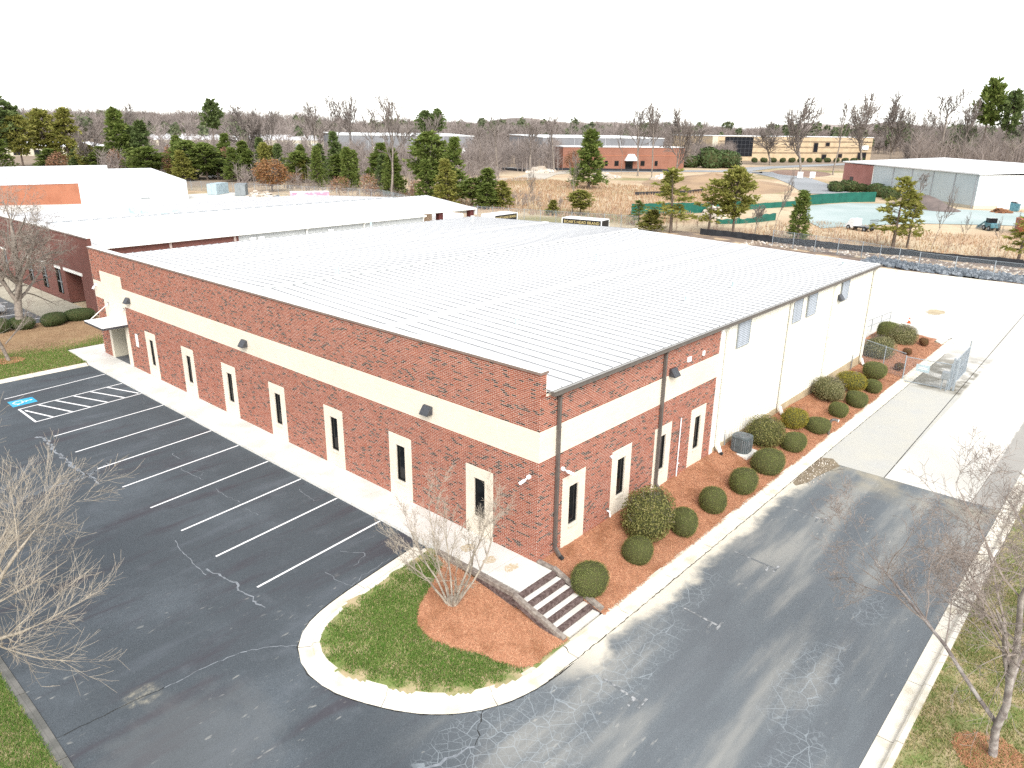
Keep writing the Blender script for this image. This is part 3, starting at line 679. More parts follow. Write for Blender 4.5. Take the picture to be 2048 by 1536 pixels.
def brick_arrays(lst, d=.005):
    A = np.array([(l[1], l[2], l[3], l[4]) for l in lst]); px = np.array([l[0] == 'x' for l in lst])
    u0, u1, z0, z1 = A.T; n = len(A); V = np.zeros((n, 8, 3)); rng = np.random.default_rng(5)
    pr = d + rng.uniform(-.0015, .0015, n)
    for k, (u, z, dd) in enumerate(((u0, z0, 0), (u1, z0, 0), (u1, z1, 0), (u0, z1, 0), (u0, z0, 1), (u1, z0, 1), (u1, z1, 1), (u0, z1, 1))):
        out = pr * dd
        V[:, k, 0] = np.where(px, -out, u); V[:, k, 1] = np.where(px, u, -out); V[:, k, 2] = z
    f = np.array([(4, 5, 6, 7), (0, 1, 5, 4), (1, 2, 6, 5), (2, 3, 7, 6), (3, 0, 4, 7)]); F = (np.arange(n)[:, None, None] * 8 + f[None]).reshape(-1, 4)
    # flip winding on the 'x' wall (mirrored axes)
    flip = np.repeat(px, 5); F[flip] = F[flip][:, ::-1]
    return V.reshape(-1, 3), F
holes_f = [(y - .275, y + .275, WO0 * CH, WO1 * CH) for y in FW] + [(34.4, 36.75, 0, 37 * CH)]
holes_s = [(x - .275, x + .275, WO0 * CH, WO1 * CH) for x in SWX]
FWALL = panel('x', 0, LF, -.6, 106 * CH, holes_f).build('front_wall', 'mortar', WH)
SWALL = panel('y', 0, LS, -.6, 93 * CH + .1, holes_s).build('side_wall', 'mortar', WH)
MB().box(.0, .0, 93 * CH, .30, .002, 106 * CH).build('parapet_end', 'mortar', WH)
camv = np.array([-18.066, -14.637, 14.796])
org = np.array(WH.location)
for wall, pl in ((FWALL, 'x'), (SWALL, 'y')):
    for kind, mat in ((RED, 'brick_red'), (CREAM, 'brick_cream')):
        lst = [l for l in bo[kind] if l[0] == pl]
        if kind == RED:
            dist = np.array([np.linalg.norm(np.array(onp(pl, (l[1] + l[2]) / 2, l[3])) - camv) for l in lst])
            near = set(np.argsort(dist)[:150].tolist())
            cache = {}
            for i in sorted(near):
                l = lst[i]; wd = round(l[2] - l[1], 3); key = (pl, wd)
                if key not in cache:
                    V, F = brick_arrays([(pl, 0, wd, 0, l[4] - l[3])]); cache[key] = npmesh('brick', V, F)
                link('brick', cache[key], 'brick_red_single', wall, off=Vector(onp(pl, l[1], l[3])) - Vector(org))
            lst = [l for i, l in enumerate(lst) if i not in near]
        V, F = brick_arrays(lst, .005 if kind == RED else .0032); link('brick_courses' if kind == RED else 'cream_brick_courses', npmesh('bricks', V - org, F), mat, wall, kind='stuff')
# cream pointing behind the cream courses
def backing(plane, rects, holes, wall):
    b = MB()
    for (u0, u1, z0, z1) in rects: p_ = panel(plane, u0, u1, z0, z1, holes, .0012); i = len(b.v); b.v += p_.v; b.f += [tuple(k + i for k in f) for f in p_.f]
    b.build('cream_pointing', 'mortar_cream', wall)['kind'] = 'stuff'
backing('x', [(0, LF, 58 * CH, 75 * CH)] + [(y - .71, y + .71, -.1, 42 * CH) for y in FW] + [(33.85, 37.1, 0, 58 * CH), (33.85, 37.1, 75 * CH, 86 * CH)], holes_f, FWALL)
backing('y', [(0, LS, 58 * CH, 75 * CH)] + [(x - .70, x + .70, -.3, 42 * CH) for x in SWX], holes_s, SWALL)
# windows
def window(plane, c):
    z0, z1 = WO0 * CH, WO1 * CH; u0, u1 = c - .275, c + .275
    wn = panel(plane, u0, u1, z0, z1, [], -.105).build('window', 'glass_dark', WH)
    b = MB()
    def bx(a, e, g, h, d0, d1):
        p, q = onp(plane, a, g, d0), onp(plane, e, h, d1); b.box(min(p[0], q[0]), min(p[1], q[1]), g, max(p[0], q[0]), max(p[1], q[1]), h)
    bx(u0, u0 + .035, z0, z1, -.10, -.06); bx(u1 - .035, u1, z0, z1, -.10, -.06); bx(u0 + .035, u1 - .035, z0, z0 + .05, -.10, -.055); bx(u0 + .035, u1 - .035, z1 - .035, z1, -.10, -.06)
    b.build('frame', 'frame_black', wn)
    b = MB()
    for a in (u0, u1): b.quad(onp(plane, a, z0, 0), onp(plane, a, z1, 0), onp(plane, a, z1, -.11), onp(plane, a, z0, -.11))
    b.quad(onp(plane, u0, z1, 0), onp(plane, u1, z1, 0), onp(plane, u1, z1, -.11), onp(plane, u0, z1, -.11))
    b.build('reveal', 'stone_sill', wn)
    b = MB(); bx(u0 - .01, u1 + .01, z0 - .09, z0 - .002, -.10, .05); b.build('sill', 'stone_sill', wn, bevel=.006)
for y in FW: window('x', y)
for x in SWX: window('y', x)
# entrance recess
b = MB(); ya, yb, zt = 34.4, 36.75, 37 * CH
b.quad((0, yb, 0), (1.5, yb, 0), (1.5, yb, zt), (0, yb, zt)); b.quad((0, ya, 0), (0, ya, zt), (1.5, ya, zt), (1.5, ya, 0)); b.quad((0, ya, zt), (0, yb, zt), (1.5, yb, zt), (1.5, ya, zt))
b.build('entrance_recess', 'wall_cream', WH)
MB().box(.0, ya, -.3, 1.5, yb, .01).build('entrance_mat', 'asphalt_old', WH)
dr = MB().box(1.46, ya, .01, 1.5, yb, zt).build('door', 'glass_dark', WH)
b = MB()
for y0 in (ya, 35.2, 35.9, yb - .07): b.box(1.42, y0, .01, 1.455, y0 + .07, zt)
b.box(1.42, ya, 2.1, 1.453, yb, 2.17); b.build('door_frame', 'frame_black', dr)
MB().tube((1.38, 35.32, .95), (1.38, 35.32, 1.3), .015, n=6).build('handle', 'metal_grey', dr)
cn = MB().box(-1.55, 33.75, 2.66, -.02, 36.65, 2.80).build('canopy', 'metal_dark', WH)
MB().box(-1.56, 33.74, 2.802, -.02, 36.66, 2.83).build('canopy_top', 'roof_white', cn)
for y in (34.0, 36.4): MB().tube((-1.35, y, 2.82), (-.02, y, 3.75), .025, n=6).build('tie_rod', 'trim_white', cn)
for y in (34.0, 36.4): MB().box(-.05, y - .06, 3.68, -.012, y + .06, 3.84).build('tie_plate', 'metal_grey', cn)
# parapet coping
cp = MB().box(-.05, -.03, 106 * CH, .38, LF + .03, 106 * CH + .045).build('coping', 'trim_white', WH)
MB().box(-.062, -.042, 106 * CH - .05, -.0515, LF + .042, 106 * CH + .043).build('drip_edge', 'cap_brown', cp)
MB().box(-.0505, -.042, 106 * CH - .05, .37, -.0315, 106 * CH + .043).build('drip_edge', 'cap_brown', cp)
MB().box(.30, .02, 6.4, .34, LF, 106 * CH).build('parapet_back', 'trim_white', WH)
# siding walls
def ribbed(b, plane, u0, u1, z0, z1, d=0., pitch=.305, sign=1):
    u = u0
    while u < u1 - .01:
        w_ = min(pitch, u1 - u)
        pr = [(0, 0), (w_ * .66, 0), (w_ * .74, .032), (w_ * .92, .032), (w_, 0)]
        for (a, h), (c, g) in zip(pr, pr[1:]):
            q = [onp(plane, u + a, z0, d + h * sign), onp(plane, u + c, z0, d + g * sign), onp(plane, u + c, z1, d + g * sign), onp(plane, u + a, z1, d + h * sign)]
            b.quad(*(q[::-1] if plane == 'x' else q))
        u += w_
    return b
sd_ = ribbed(MB(), 'y', 13.36, 35.6, .16, 6.45, -.03).build('metal_siding', 'siding_cream', WH); sd_['kind'] = 'stuff'
MB().box(13.065, -.045, -.3, 13.36, .03, 6.4).build('corner_trim', 'trim_white', WH); MB().box(35.6, -.04, .1, 35.72, .03, 6.45).build('corner_trim', 'trim_white', WH)
MB().box(13.37, .015, -1.1, 35.66, .2, .158).build('foundation', 'foundation', WH); MB().box(.005, .003, -1.1, 13.06, .2, -.602).build('foundation', 'foundation', WH)
b = MB(); b.quad((35.66, .03, -1), (35.66, 38.4, -1), (35.66, 38.4, 6.5), (35.66, 19.1, 7.0), (35.66, .03, 6.5)); b.quad((.05, 38.4, -1), (.05, 38.4, 6.5), (35.66, 38.4, 6.5), (35.66, 38.4, -1)); b.build('rear_walls', 'siding_cream', WH)
# roof: standing seam panels, two slopes
ZE, ZR, YR = 6.50, 7.03, 19.15
RF = MB().quad((.34, -.12, ZE - .03), (35.75, -.12, ZE - .03), (35.75, YR, ZR - .03), (.34, YR, ZR - .03)).quad((.34, YR, ZR - .03), (35.75, YR, ZR - .03), (35.75, 38.5, ZE - .03), (.34, 38.5, ZE - .03)).build('roof', 'roof_white', WH)
m = bpy.data.materials.new('x'); bpy.data.materials.remove(m)
nm('seam', (.22, .225, .23), (.29, .295, .30), .8, .5)  # much darker than the panels: shading of the ribs painted into the seam colour
def roof_panel(L, rise, wd):
    me = bpy.data.meshes.new('roof_panel'); V = []; F = []; mi = []
    def q(a, b_, c, d, k): i = len(V); V.extend((a, b_, c, d)); F.append((i, i + 1, i + 2, i + 3)); mi.append(k)
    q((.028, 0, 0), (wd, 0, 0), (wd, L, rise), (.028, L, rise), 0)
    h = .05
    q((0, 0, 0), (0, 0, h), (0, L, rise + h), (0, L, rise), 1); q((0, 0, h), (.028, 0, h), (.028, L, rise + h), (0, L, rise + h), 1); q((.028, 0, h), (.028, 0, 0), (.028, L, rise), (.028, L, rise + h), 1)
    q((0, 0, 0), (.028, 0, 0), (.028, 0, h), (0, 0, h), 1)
    for t in (.25, .75):
        y0, y1 = L * t, L * t + .02
        for x in (wd * .36, wd * .64): q((x, y0, rise * t + .012), (x + .03, y0, rise * t + .012), (x + .03, L - .4, rise * (L - .4) / L + .012), (x, L - .4, rise * (L - .4) / L + .012), 0) if False else None
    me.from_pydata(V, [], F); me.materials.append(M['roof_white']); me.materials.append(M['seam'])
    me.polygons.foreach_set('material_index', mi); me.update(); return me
NP = 58; PW = (35.75 - .34) / NP
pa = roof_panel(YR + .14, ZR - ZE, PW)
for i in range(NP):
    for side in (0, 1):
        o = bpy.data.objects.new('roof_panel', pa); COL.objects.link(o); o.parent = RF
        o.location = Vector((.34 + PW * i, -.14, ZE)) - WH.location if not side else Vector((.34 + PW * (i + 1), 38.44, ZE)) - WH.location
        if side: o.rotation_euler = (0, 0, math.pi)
rc = MB()
rc.hexa([(.34, YR - .16, ZR - .01), (35.78, YR - .16, ZR - .01), (35.78, YR + .16, ZR - .01), (.34, YR + .16, ZR - .01)], [(.34, YR - .05, ZR + .085), (35.78, YR - .05, ZR + .085), (35.78, YR + .05, ZR + .085), (.34, YR + .05, ZR + .085)])
rc.build('ridge_cap', 'trim_white', RF)
b = MB()
for i in range(NP):
    if i % 3: b.box(.34 + PW * i + .06, YR - .175, ZR + .02, .34 + PW * i + .40, YR - .165, ZR + .06)
b.build('ridge_closures', 'metal_grey', RF)
for yy in (9.55, 28.75):
    z = ZE + (ZR - ZE) * (1 - abs(yy - YR) / 19.27)
    MB().box(.36, yy - .22, z - .02, 35.74, yy + .22, z + .068).build('lap_strip', 'roof_white', RF)
MB().box(.345, .0, ZE - .05, 1.15, YR, ZE + .02).build('parapet_flashing', 'trim_white', RF)
MB().hexa([(.345, -.1, ZE), (.95, -.1, ZE), (.95, YR, ZR), (.345, YR, ZR)], [(.345, -.1, ZE + .075), (.95, -.1, ZE + .07), (.95, YR, ZR + .07), (.345, YR, ZR + .075)]).build('parapet_flashing', 'trim_white', RF)
MB().hexa([(.345, 38.45, ZE), (.345, YR, ZR), (.95, YR, ZR), (.95, 38.45, ZE)], [(.345, 38.45, ZE + .075), (.345, YR, ZR + .075), (.95, YR, ZR + .07), (.95, 38.45, ZE + .07)]).build('parapet_flashing', 'trim_white', RF)
MB().box(35.755, -.15, ZE - .12, 35.80, 38.5, ZE + .02).build('rake_trim', 'trim_white', RF)
for (x, y, z, h, r) in ((5.51, 5.9, 6.66, .42, .075), (15.44, 3.16, 6.59, .36, .09), (20.37, 3.02, 6.58, .45, .10), (32.87, 1.27, 6.53, .32, .13), (8.35, 15.55, 6.93, .42, .075), (5.65, 19.0, 7.02, .62, .09), (20.55, 12.34, 6.84, .75, .065), (21.62, 36.4, 6.55, .75, .08), (32.7, 35.3, 6.56, .45, .14)):
    MB().tube((x, y, z - .05), (x, y, z + h), r, r, 10).build('vent_pipe', 'vent_pipe', RF); MB().tube((x, y, z - .02), (x, y, z + .10), r * 1.9, r * 1.1, 10).build('vent_flange', 'trim_white', RF); MB().tube((x, y, z + h), (x, y, z + h + .04), r * 1.35, r * 1.35, 10).build('vent_cap', 'trim_white', RF)
# gutter and downspouts
b = MB(); xa, xb = .40, 35.78
b.box(xa, -.31, 6.34, xb, -.29, 6.50); b.box(xa, -.29, 6.34, xb, -.13, 6.355); b.box(xa, -.29, 6.355, xa + .015, -.13, 6.49); b.box(xa, -.33, 6.485, xb, -.311, 6.515)
GT = b.build('gutter', 'gutter_brown', WH)
MB().box(xa + .02, -.288, 6.47, xb - .01, -.15, 6.478).build('gutter_lining', 'gutter_light', GT)
def downspout(x, brown, zb):
    mat = 'gutter_brown' if brown else 'siding_cream'; b = MB()
    b.box(x - .055, -.155, zb + .35, x + .055, -.045, 6.2); b.bar((x, -.10, 6.19), (x, -.22, 6.36), .11, .11); b.bar((x, -.10, zb + .37), (x + .02, -.34, zb + .06), .11, .11)
    ds = b.build('downspout', mat, WH)
    if not brown: MB().bar((x, -.17, zb + .5), (x + .02, -.34, zb + .1), .13, .12).build('downspout_boot', 'white_plastic', ds)
    MB().bar((x + .02, -.33, zb + .07), (x + .03, -.46, zb - .02), .13, .13).build('outlet', 'black_rubber', ds)
    MB().box(x - .07, -.16, 3.0, x + .07, -.04, 3.04).box(x - .07, -.16, 5.0, x + .07, -.04, 5.04).build('strap', mat, ds)
downspout(.95, True, -.12); downspout(8.0, True, -.1)
for x, zb in ((13.62, -.1), (21.1, -.2), (27.7, -.32), (35.2, -.5)): downspout(x, False, zb)
# louvres
for x0, x1 in ((14.82, 16.1), (21.52, 22.72), (23.63, 24.89), (29.1, 30.3)):
    lv = MB().box(x0, -.028, 4.98, x1, -.02, 6.22).build('louvre', 'frame_black', WH)
    MB().box(x0 - .04, -.07, 4.95, x0, -.012, 6.25).box(x1, -.07, 4.95, x1 + .04, -.012, 6.25).box(x0, -.07, 6.205, x1, -.012, 6.25).box(x0, -.07, 4.95, x1, -.012, 4.985).build('louvre_frame', 'metal_grey', lv)
    sl = MB(); n = 13; hh = (6.2 - 4.99) / n
    me = MB().hexa([(x0, -.07, 0), (x1, -.07, 0), (x1, -.06, 0), (x0, -.06, 0)], [(x0, -.04, hh * .62), (x1, -.04, hh * .62), (x1, -.03, hh * .62), (x0, -.03, hh * .62)]).mesh('slat', WH.location)
    for k in range(n): link('slat', me, 'louvre_grey', lv, off=(0, 0, 4.99 + hh * k))
# conduits and boxes on the side wall
MB().tube((9.87, -.06, -.15), (9.87, -.06, 2.78), .028, n=8).tube((9.87, -.06, .55), (10.0, -.06, .55), .028, n=6).build('conduit', 'white_plastic', WH)
MB().path([(4.4, -.02, 2.72), (4.4, -.1, 2.78), (4.36, -.12, 2.7)], .035).build('pipe_stub', 'white_plastic', WH); MB().path([(4.42, -.02, .34), (4.42, -.13, .34), (4.46, -.15, .1)], .035).build('pipe_stub', 'white_plastic', WH)
for x, wd in ((10.13, .3), (11.43, .17)): MB().box(x - wd / 2, -.08, 5.34, x + wd / 2, -.012, 5.56).build('vent_box', 'white_plastic', WH, bevel=.01)
MB().tube((33.5, -.05, -.5), (33.5, -.05, .6), .03, n=6).build('pipe_stub', 'metal_grey', WH)
# wall lights, cameras, sign
def wall_light(plane, u, z, label):
    p = onp(plane, u, z, .0); t = thing('wall_light', label, 'wall light', p, 0, 'dark wedge wall lights')
    a = .23; pr = [(.012, -.17), (.33, -.17), (.30, -.10), (.10, .17), (.012, .17)]
    L_ = [onp(plane, u - a, z + h, d) for d, h in pr]; R_ = [onp(plane, u + a, z + h, d) for d, h in pr]
    b = MB(); b.hexa(L_, R_); b.build('housing', 'metal_dark', t, bevel=.012)
    q = onp(plane, u - a + .04, z - .185, .06), onp(plane, u + a - .04, z - .172, .28)
    MB().box(min(q[0][0], q[1][0]), min(q[0][1], q[1][1]), z - .185, max(q[0][0], q[1][0]), max(q[0][1], q[1][1]), z - .171).build('lens', 'galvanised', t)
wall_light('x', 33.06, 4.47, 'dark wedge wall light on the cream band nearest the entrance canopy')
wall_light('x', 19.23, 4.45, 'dark wedge wall light midway along the front cream band')
wall_light('x', 5.57, 4.46, 'dark wedge wall light on the front band closest to the brick corner')
wall_light('y', 8.75, 5.2, 'dark wedge wall light on the side brick wall beside the brown downspout')
wall_light('y', 28.8, 5.3, 'dark wedge wall light high on the cream metal siding by a louvre')
def cctv(plane, u, z, du, label):
    p = onp(plane, u, z); t = thing('security_camera', label, 'camera', p, 0, 'white security cameras')
    MB().tube(onp(plane, u, z, .01), onp(plane, u, z, .09), .085, .075, 12).build('mount', 'white_plastic', t)
    q = onp(plane, u + du * .12, z - .10, .17); r = onp(plane, u + du * .34, z - .24, .30)
    MB().path([onp(plane, u, z, .08), q], .03).build('arm', 'white_plastic', t); bd = MB().tube(q, r, .062, .062, 12).build('body', 'white_plastic', t, smooth=False)
    d = (Vector(r) - Vector(q)).normalized(); MB().tube(Vector(r), Vector(r) + d * .006, .045, .045, 12).build('lens', 'frame_black', bd)
cctv('x', .40, 3.3, .6, 'white bullet camera on the front brick face near the corner')
cctv('y', 1.33, 3.28, .9, 'white bullet camera on the side brick face beside the downspout')
cctv('x', 38.05, 4.75, -.4, 'small white camera on the cream brick left of the entrance')
t = thing('wall_sign', 'plain white upright sign plate on brick beside the entrance', 'sign', (0, 32.7, 1.95)); MB().box(-.03, 32.52, 1.55, -.013, 32.88, 2.38).build('plate', 'white_plastic', t)
MB().box(-.034, 32.56, 1.59, -.031, 32.84, 2.34).build('face', 'trim_white', t)
# ================================================================== plants near the building
def leaf_cloud(rng, P, Nn, size, aspect=2.0, tilt=.6):
    m = len(P); r = rng.normal(0, tilt, (m, 3)); n = Nn + r; n /= np.linalg.norm(n, axis=1)[:, None] + 1e-9
    a = np.cross(n, rng.normal(0, 1, (m, 3))); a /= np.linalg.norm(a, axis=1)[:, None] + 1e-9; b_ = np.cross(n, a)
    l = size * rng.uniform(.6, 1.4, m)[:, None]; V = np.stack([P - a * l, P + b_ * l / aspect, P + a * l, P - b_ * l / aspect], 1).reshape(-1, 3)
    return V, np.arange(m * 4).reshape(-1, 4)
def lump(d, rng_seed, k=5, amp=.12):
    rr = np.random.default_rng(rng_seed); c = rr.normal(0, 1, (k, 3)); c /= np.linalg.norm(c, axis=1)[:, None]; s_ = rr.uniform(-1, 1, k)
    return 1 + amp * sum(s_[i] * np.exp(-3 * (1 - d @ c[i])) for i in range(k)) * 1.6
def bush_meshes(seed, n, size, amp, flat, inner=.9, spiky=0., aspect=1.8):
    rng = np.random.default_rng(seed); d = rng.normal(0, 1, (n, 3)); d /= np.linalg.norm(d, axis=1)[:, None]; d = d[d[:, 2] > -.75]
    if flat: d[:, 2] = np.where(d[:, 2] > .55, .55 + (d[:, 2] - .55) * .55, d[:, 2])
    rad = lump(d / np.linalg.norm(d, axis=1)[:, None], seed, 7, amp) * rng.uniform(.90 - spiky, 1.03 + spiky * .7, len(d))
    P = d * rad[:, None]; V, F = leaf_cloud(rng, P, d, size, aspect, .7)
    lf = npmesh('foliage', V, F)
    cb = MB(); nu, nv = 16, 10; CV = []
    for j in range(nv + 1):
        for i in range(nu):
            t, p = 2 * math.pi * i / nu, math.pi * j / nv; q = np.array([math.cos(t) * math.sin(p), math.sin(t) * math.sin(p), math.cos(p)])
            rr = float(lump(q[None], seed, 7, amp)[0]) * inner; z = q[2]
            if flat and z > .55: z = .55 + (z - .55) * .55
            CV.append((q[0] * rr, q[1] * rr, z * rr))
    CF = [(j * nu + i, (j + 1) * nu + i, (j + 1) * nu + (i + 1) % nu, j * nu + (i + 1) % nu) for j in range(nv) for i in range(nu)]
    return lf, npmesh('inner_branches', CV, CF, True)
def twig_mesh(seed, n):
    rng = random.Random(seed); b = MB()
    for k in range(n):
        t = rng.uniform(0, 6.28); u = rng.uniform(.1, 1); d = Vector((math.cos(t) * u, math.sin(t) * u, rng.uniform(.1, 1))).normalized()
        p = d * rng.uniform(.2, .5); p.z -= .5; q = d * rng.uniform(.95, 1.12); b.tube(p, q, .012, .004, 3, False)
        for j in range(2):
            e = (d + Vector((rng.uniform(-.6, .6), rng.uniform(-.6, .6), rng.uniform(-.3, .5)))).normalized(); b.tube(p.lerp(q, .7), p.lerp(q, .7) + e * .35, .007, .003, 3, False)
    return b.mesh('twigs')
BK = {}
def bush(kind, x, y, z, rx, rz, label, group=None, rot=0, fy=1.0, name='shrub'):
    spec = {'box': (3, 11000, .024, .07, True, .965, .012, 'leaf_box', 0), 'box2': (9, 11000, .024, .10, True, .965, .012, 'leaf_box', 0), 'olive': (4, 7000, .04, .25, True, .86, .07, 'leaf_olive', 60), 'grey': (5, 7000, .036, .18, True, .88, .06, 'leaf_grey', 50),
            'gold': (6, 8000, .032, .10, True, .90, .04, 'leaf_gold', 20), 'rust': (7, 2200, .06, .1, True, .90, .03, 'leaf_rust', 10), 'hedge': (8, 9000, .03, .12, True, .95, .02, 'leaf_hedge', 0), 'far': (10, 900, .11, .25, True, .9, .05, 'leaf_hedge', 0)}[kind]
    if kind not in BK:
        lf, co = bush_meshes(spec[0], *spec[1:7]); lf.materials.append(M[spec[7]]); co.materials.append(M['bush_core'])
        tw = None
        if spec[8]: tw = twig_mesh(spec[0], spec[8]); tw.materials.append(M['bark_grey'])
        BK[kind] = (lf, co, tw)
    lf, co, tw = BK[kind]
    t = thing(name, label, 'shrub', (x, y, z), rot, group)
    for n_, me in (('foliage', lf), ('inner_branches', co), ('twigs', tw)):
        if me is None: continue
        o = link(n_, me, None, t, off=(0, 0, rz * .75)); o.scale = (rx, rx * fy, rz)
    return t
GB = 'shrubs in the pine straw bed'
BU = [('box', .43, -2.01, -.53, .66, .70, 'large clipped round green shrub next to the timber steps'), ('box2', 3.48, -2.13, -.56, .53, .51, 'round clipped shrub in front of the big shaggy bush'),
      ('olive', 4.92, -1.63, -.44, .98, 1.18, 'big shaggy olive bush against the second side window'), ('box', 6.58, -2.31, -.60, .61, .65, 'round clipped shrub just behind the big shaggy bush'),
      ('box2', 9.05, -2.31, -.60, .58, .58, 'small round clipped shrub below the white conduit pipe'), ('box', 11.68, -2.46, -.64, .70, .66, 'round clipped shrub in front of the last brick wall window'),
      ('box2', 14.59, -2.42, -.63, .72, .67, 'round clipped shrub in front of the air conditioner'), ('box', 17.86, -2.39, -.62, .67, .56, 'round clipped shrub between the muddy gutter and a shaggy brown bush'),
      ('olive', 16.98, -1.23, -.34, .82, .77, 'brownish twiggy shrub right beside the air conditioner'), ('gold', 20.33, -1.39, -.38, .73, .73, 'golden yellow shrub nearest the air conditioner'),
      ('box2', 21.23, -2.36, -.62, .55, .46, 'flat clipped shrub with a black gooseneck pipe in front'), ('box', 24.38, -2.40, -.63, .55, .49, 'clipped shrub just past the gooseneck pipe at the kerb'),
      ('box2', 27.17, -2.44, -.64, .54, .51, 'clipped green shrub in front of the greyish twiggy bush'), ('box', 30.3, -2.41, -.63, .57, .51, 'clipped green shrub in front of the second yellow shrub'),
      ('box2', 33.0, -1.72, -.46, .70, .56, 'clipped green shrub by the building corner near the gate fence'), ('grey', 26.39, -1.19, -.34, .99, .78, 'greyish twiggy bush against the metal siding'),
      ('gold', 29.21, -1.36, -.38, .94, .69, 'wide yellowish green shrub behind the greyish twiggy bush'), ('grey', 38.54, -.17, -.6, 1.06, .91, 'wide grey green bush behind the chain link gate fence'),
      ('box', 43.9, .65, -.6, .87, .94, 'dark green bush beside the loading ramp railing'), ('grey', 43.89, -.48, -.6, 1.09, .93, 'big olive bush at the far end of the bed'),
      ('rust', 44.51, -1.87, -.6, .39, .35, 'small square rust brown shrub at the far end of the bed'), ('rust', 40.77, -1.72, -.6, .33, .30, 'small rust brown shrub behind the fence mesh'),
      ('rust', 36.46, -2.4, -.6, .42, .31, 'low reddish brown shrub beside the gate hinge post')]
for i, (k, x, y, z, rx, rz, lab) in enumerate(BU): bush(k, x, y, z, rx * (1 + .05 * math.sin(i * 2.7)), rz * (1 + .06 * math.sin(i * 1.9)), lab, GB, rot=i * 1.3, fy=.92 + .12 * math.sin(i * 3.3))
for i, (x, y, rx, rz, lab) in enumerate(((2.2, 49.2, 1.3, .62, 'dark clipped hedge shrub nearest the warehouse corner'), (.3, 49.0, 1.3, .62, 'dark hedge shrub in the middle of the row'), (-1.8, 49.4, 1.25, .6, 'dark hedge shrub beside the big tree trunk'), (-3.6, 49.3, 1.2, .75, 'rounded dark hedge shrub at the left picture edge'))):
    bush('hedge', x, y, 0, rx, rz, lab, 'hedge along the neighbouring car park', rot=i, fy=.75)
# ---- bare trees
def grow(rng, out, p, d, L, r, lvl, mx, cfg):
    n = cfg['seg'][min(lvl, len(cfg['seg']) - 1)]; pts = [(p.copy(), r)]
    for i in range(n):
        d = (d + Vector((rng.gauss(0, 1), rng.gauss(0, 1), rng.gauss(0, 1))) * cfg['wig'] + Vector((0, 0, cfg['up'][min(lvl, len(cfg['up']) - 1)]))).normalized()
        q = p + d * (L / n); r2 = r * (1 - (1 - cfg['tap']) * (i + 1) / n) if i < n - 1 else r * .18
        out.append((p.copy(), q.copy(), pts[-1][1], r2, lvl)); p = q; pts.append((p.copy(), r2))
        if lvl < mx and (i + 1) / n >= cfg['start'][min(lvl, len(cfg['start']) - 1)]:
            for k in range(cfg['kids'][min(lvl, len(cfg['kids']) - 1)]):
                if rng.random() < cfg.get('skip', .15): continue
                ang = rng.uniform(*cfg['ang']); ax_ = d.orthogonal().normalized(); ax_.rotate(Matrix.Rotation(rng.uniform(0, 6.283), 3, d)); dd = (d * math.cos(ang) + ax_ * math.sin(ang)).normalized()
                f = cfg['len'] * rng.uniform(.7, 1.2) * (1.15 - .45 * (i + 1) / n)
                grow(rng, out, p.copy(), dd, L * f, r2 * cfg['rad'], lvl + 1, mx, cfg)
def tree_meshes(seed, cfg, mx, stems):
    rng = random.Random(seed); out = []
    for (p, d, L, r) in stems: grow(rng, out, Vector(p), Vector(d).normalized(), L, r, 0, mx, cfg)
    tb, cb = MB(), MB()
    for p, q, r0, r1, l in out:
        if l == 0: tb.tube(p, q, r0, r1, 8, False)
        else: cb.tube(p, q, max(r0, cfg['min']), max(r1, cfg['min'] * .7), 4 if l == 1 else 3, False)
    return tb.mesh('trunk', smooth=True), cb.mesh('crown')
def tree(name, label, loc, meshes, mats, scale=1, rz=0, group=None, cat='tree'):
    t = thing(name, label, cat, loc, rz, group, scale)
    for me, mt, n_ in zip(meshes, mats, ('trunk', 'crown', 'leaves')):
        if me is None: continue
        if not me.materials: me.materials.append(M[mt])
        link(n_, me, None, t)
    return t
# crape myrtle on the island: many stems from one root
cf = dict(seg=[6, 4, 3, 2], wig=.11, up=[.03, .08, .06, .03], tap=.45, start=[.45, .3, .2], kids=[2, 3, 3], ang=(.3, .8), len=.46, rad=.55, min=.0028, skip=.10)
rng = random.Random(5); stems = []
for k in range(9):
    a = k * .7 + rng.uniform(-.2, .2); sp = rng.uniform(.35, .85); stems.append(((.10 * math.cos(a), .10 * math.sin(a), -.05), (sp * math.cos(a), sp * math.sin(a), 1), rng.uniform(1.9, 2.6), rng.uniform(.022, .036)))
tree('crape_myrtle', 'leafless many stemmed crape myrtle on the kerbed island', (-3.35, .9, isz(-3.35, .9)), tree_meshes(7, cf, 3, stems), ('bark_pale', 'bark_pale'), 1.34)
MB().tube((0, 0, -.08), (0, 0, .14), .19, .13, 10).build('root_flare', 'bark_pale', bpy.data.objects['crape_myrtle'], local=True)
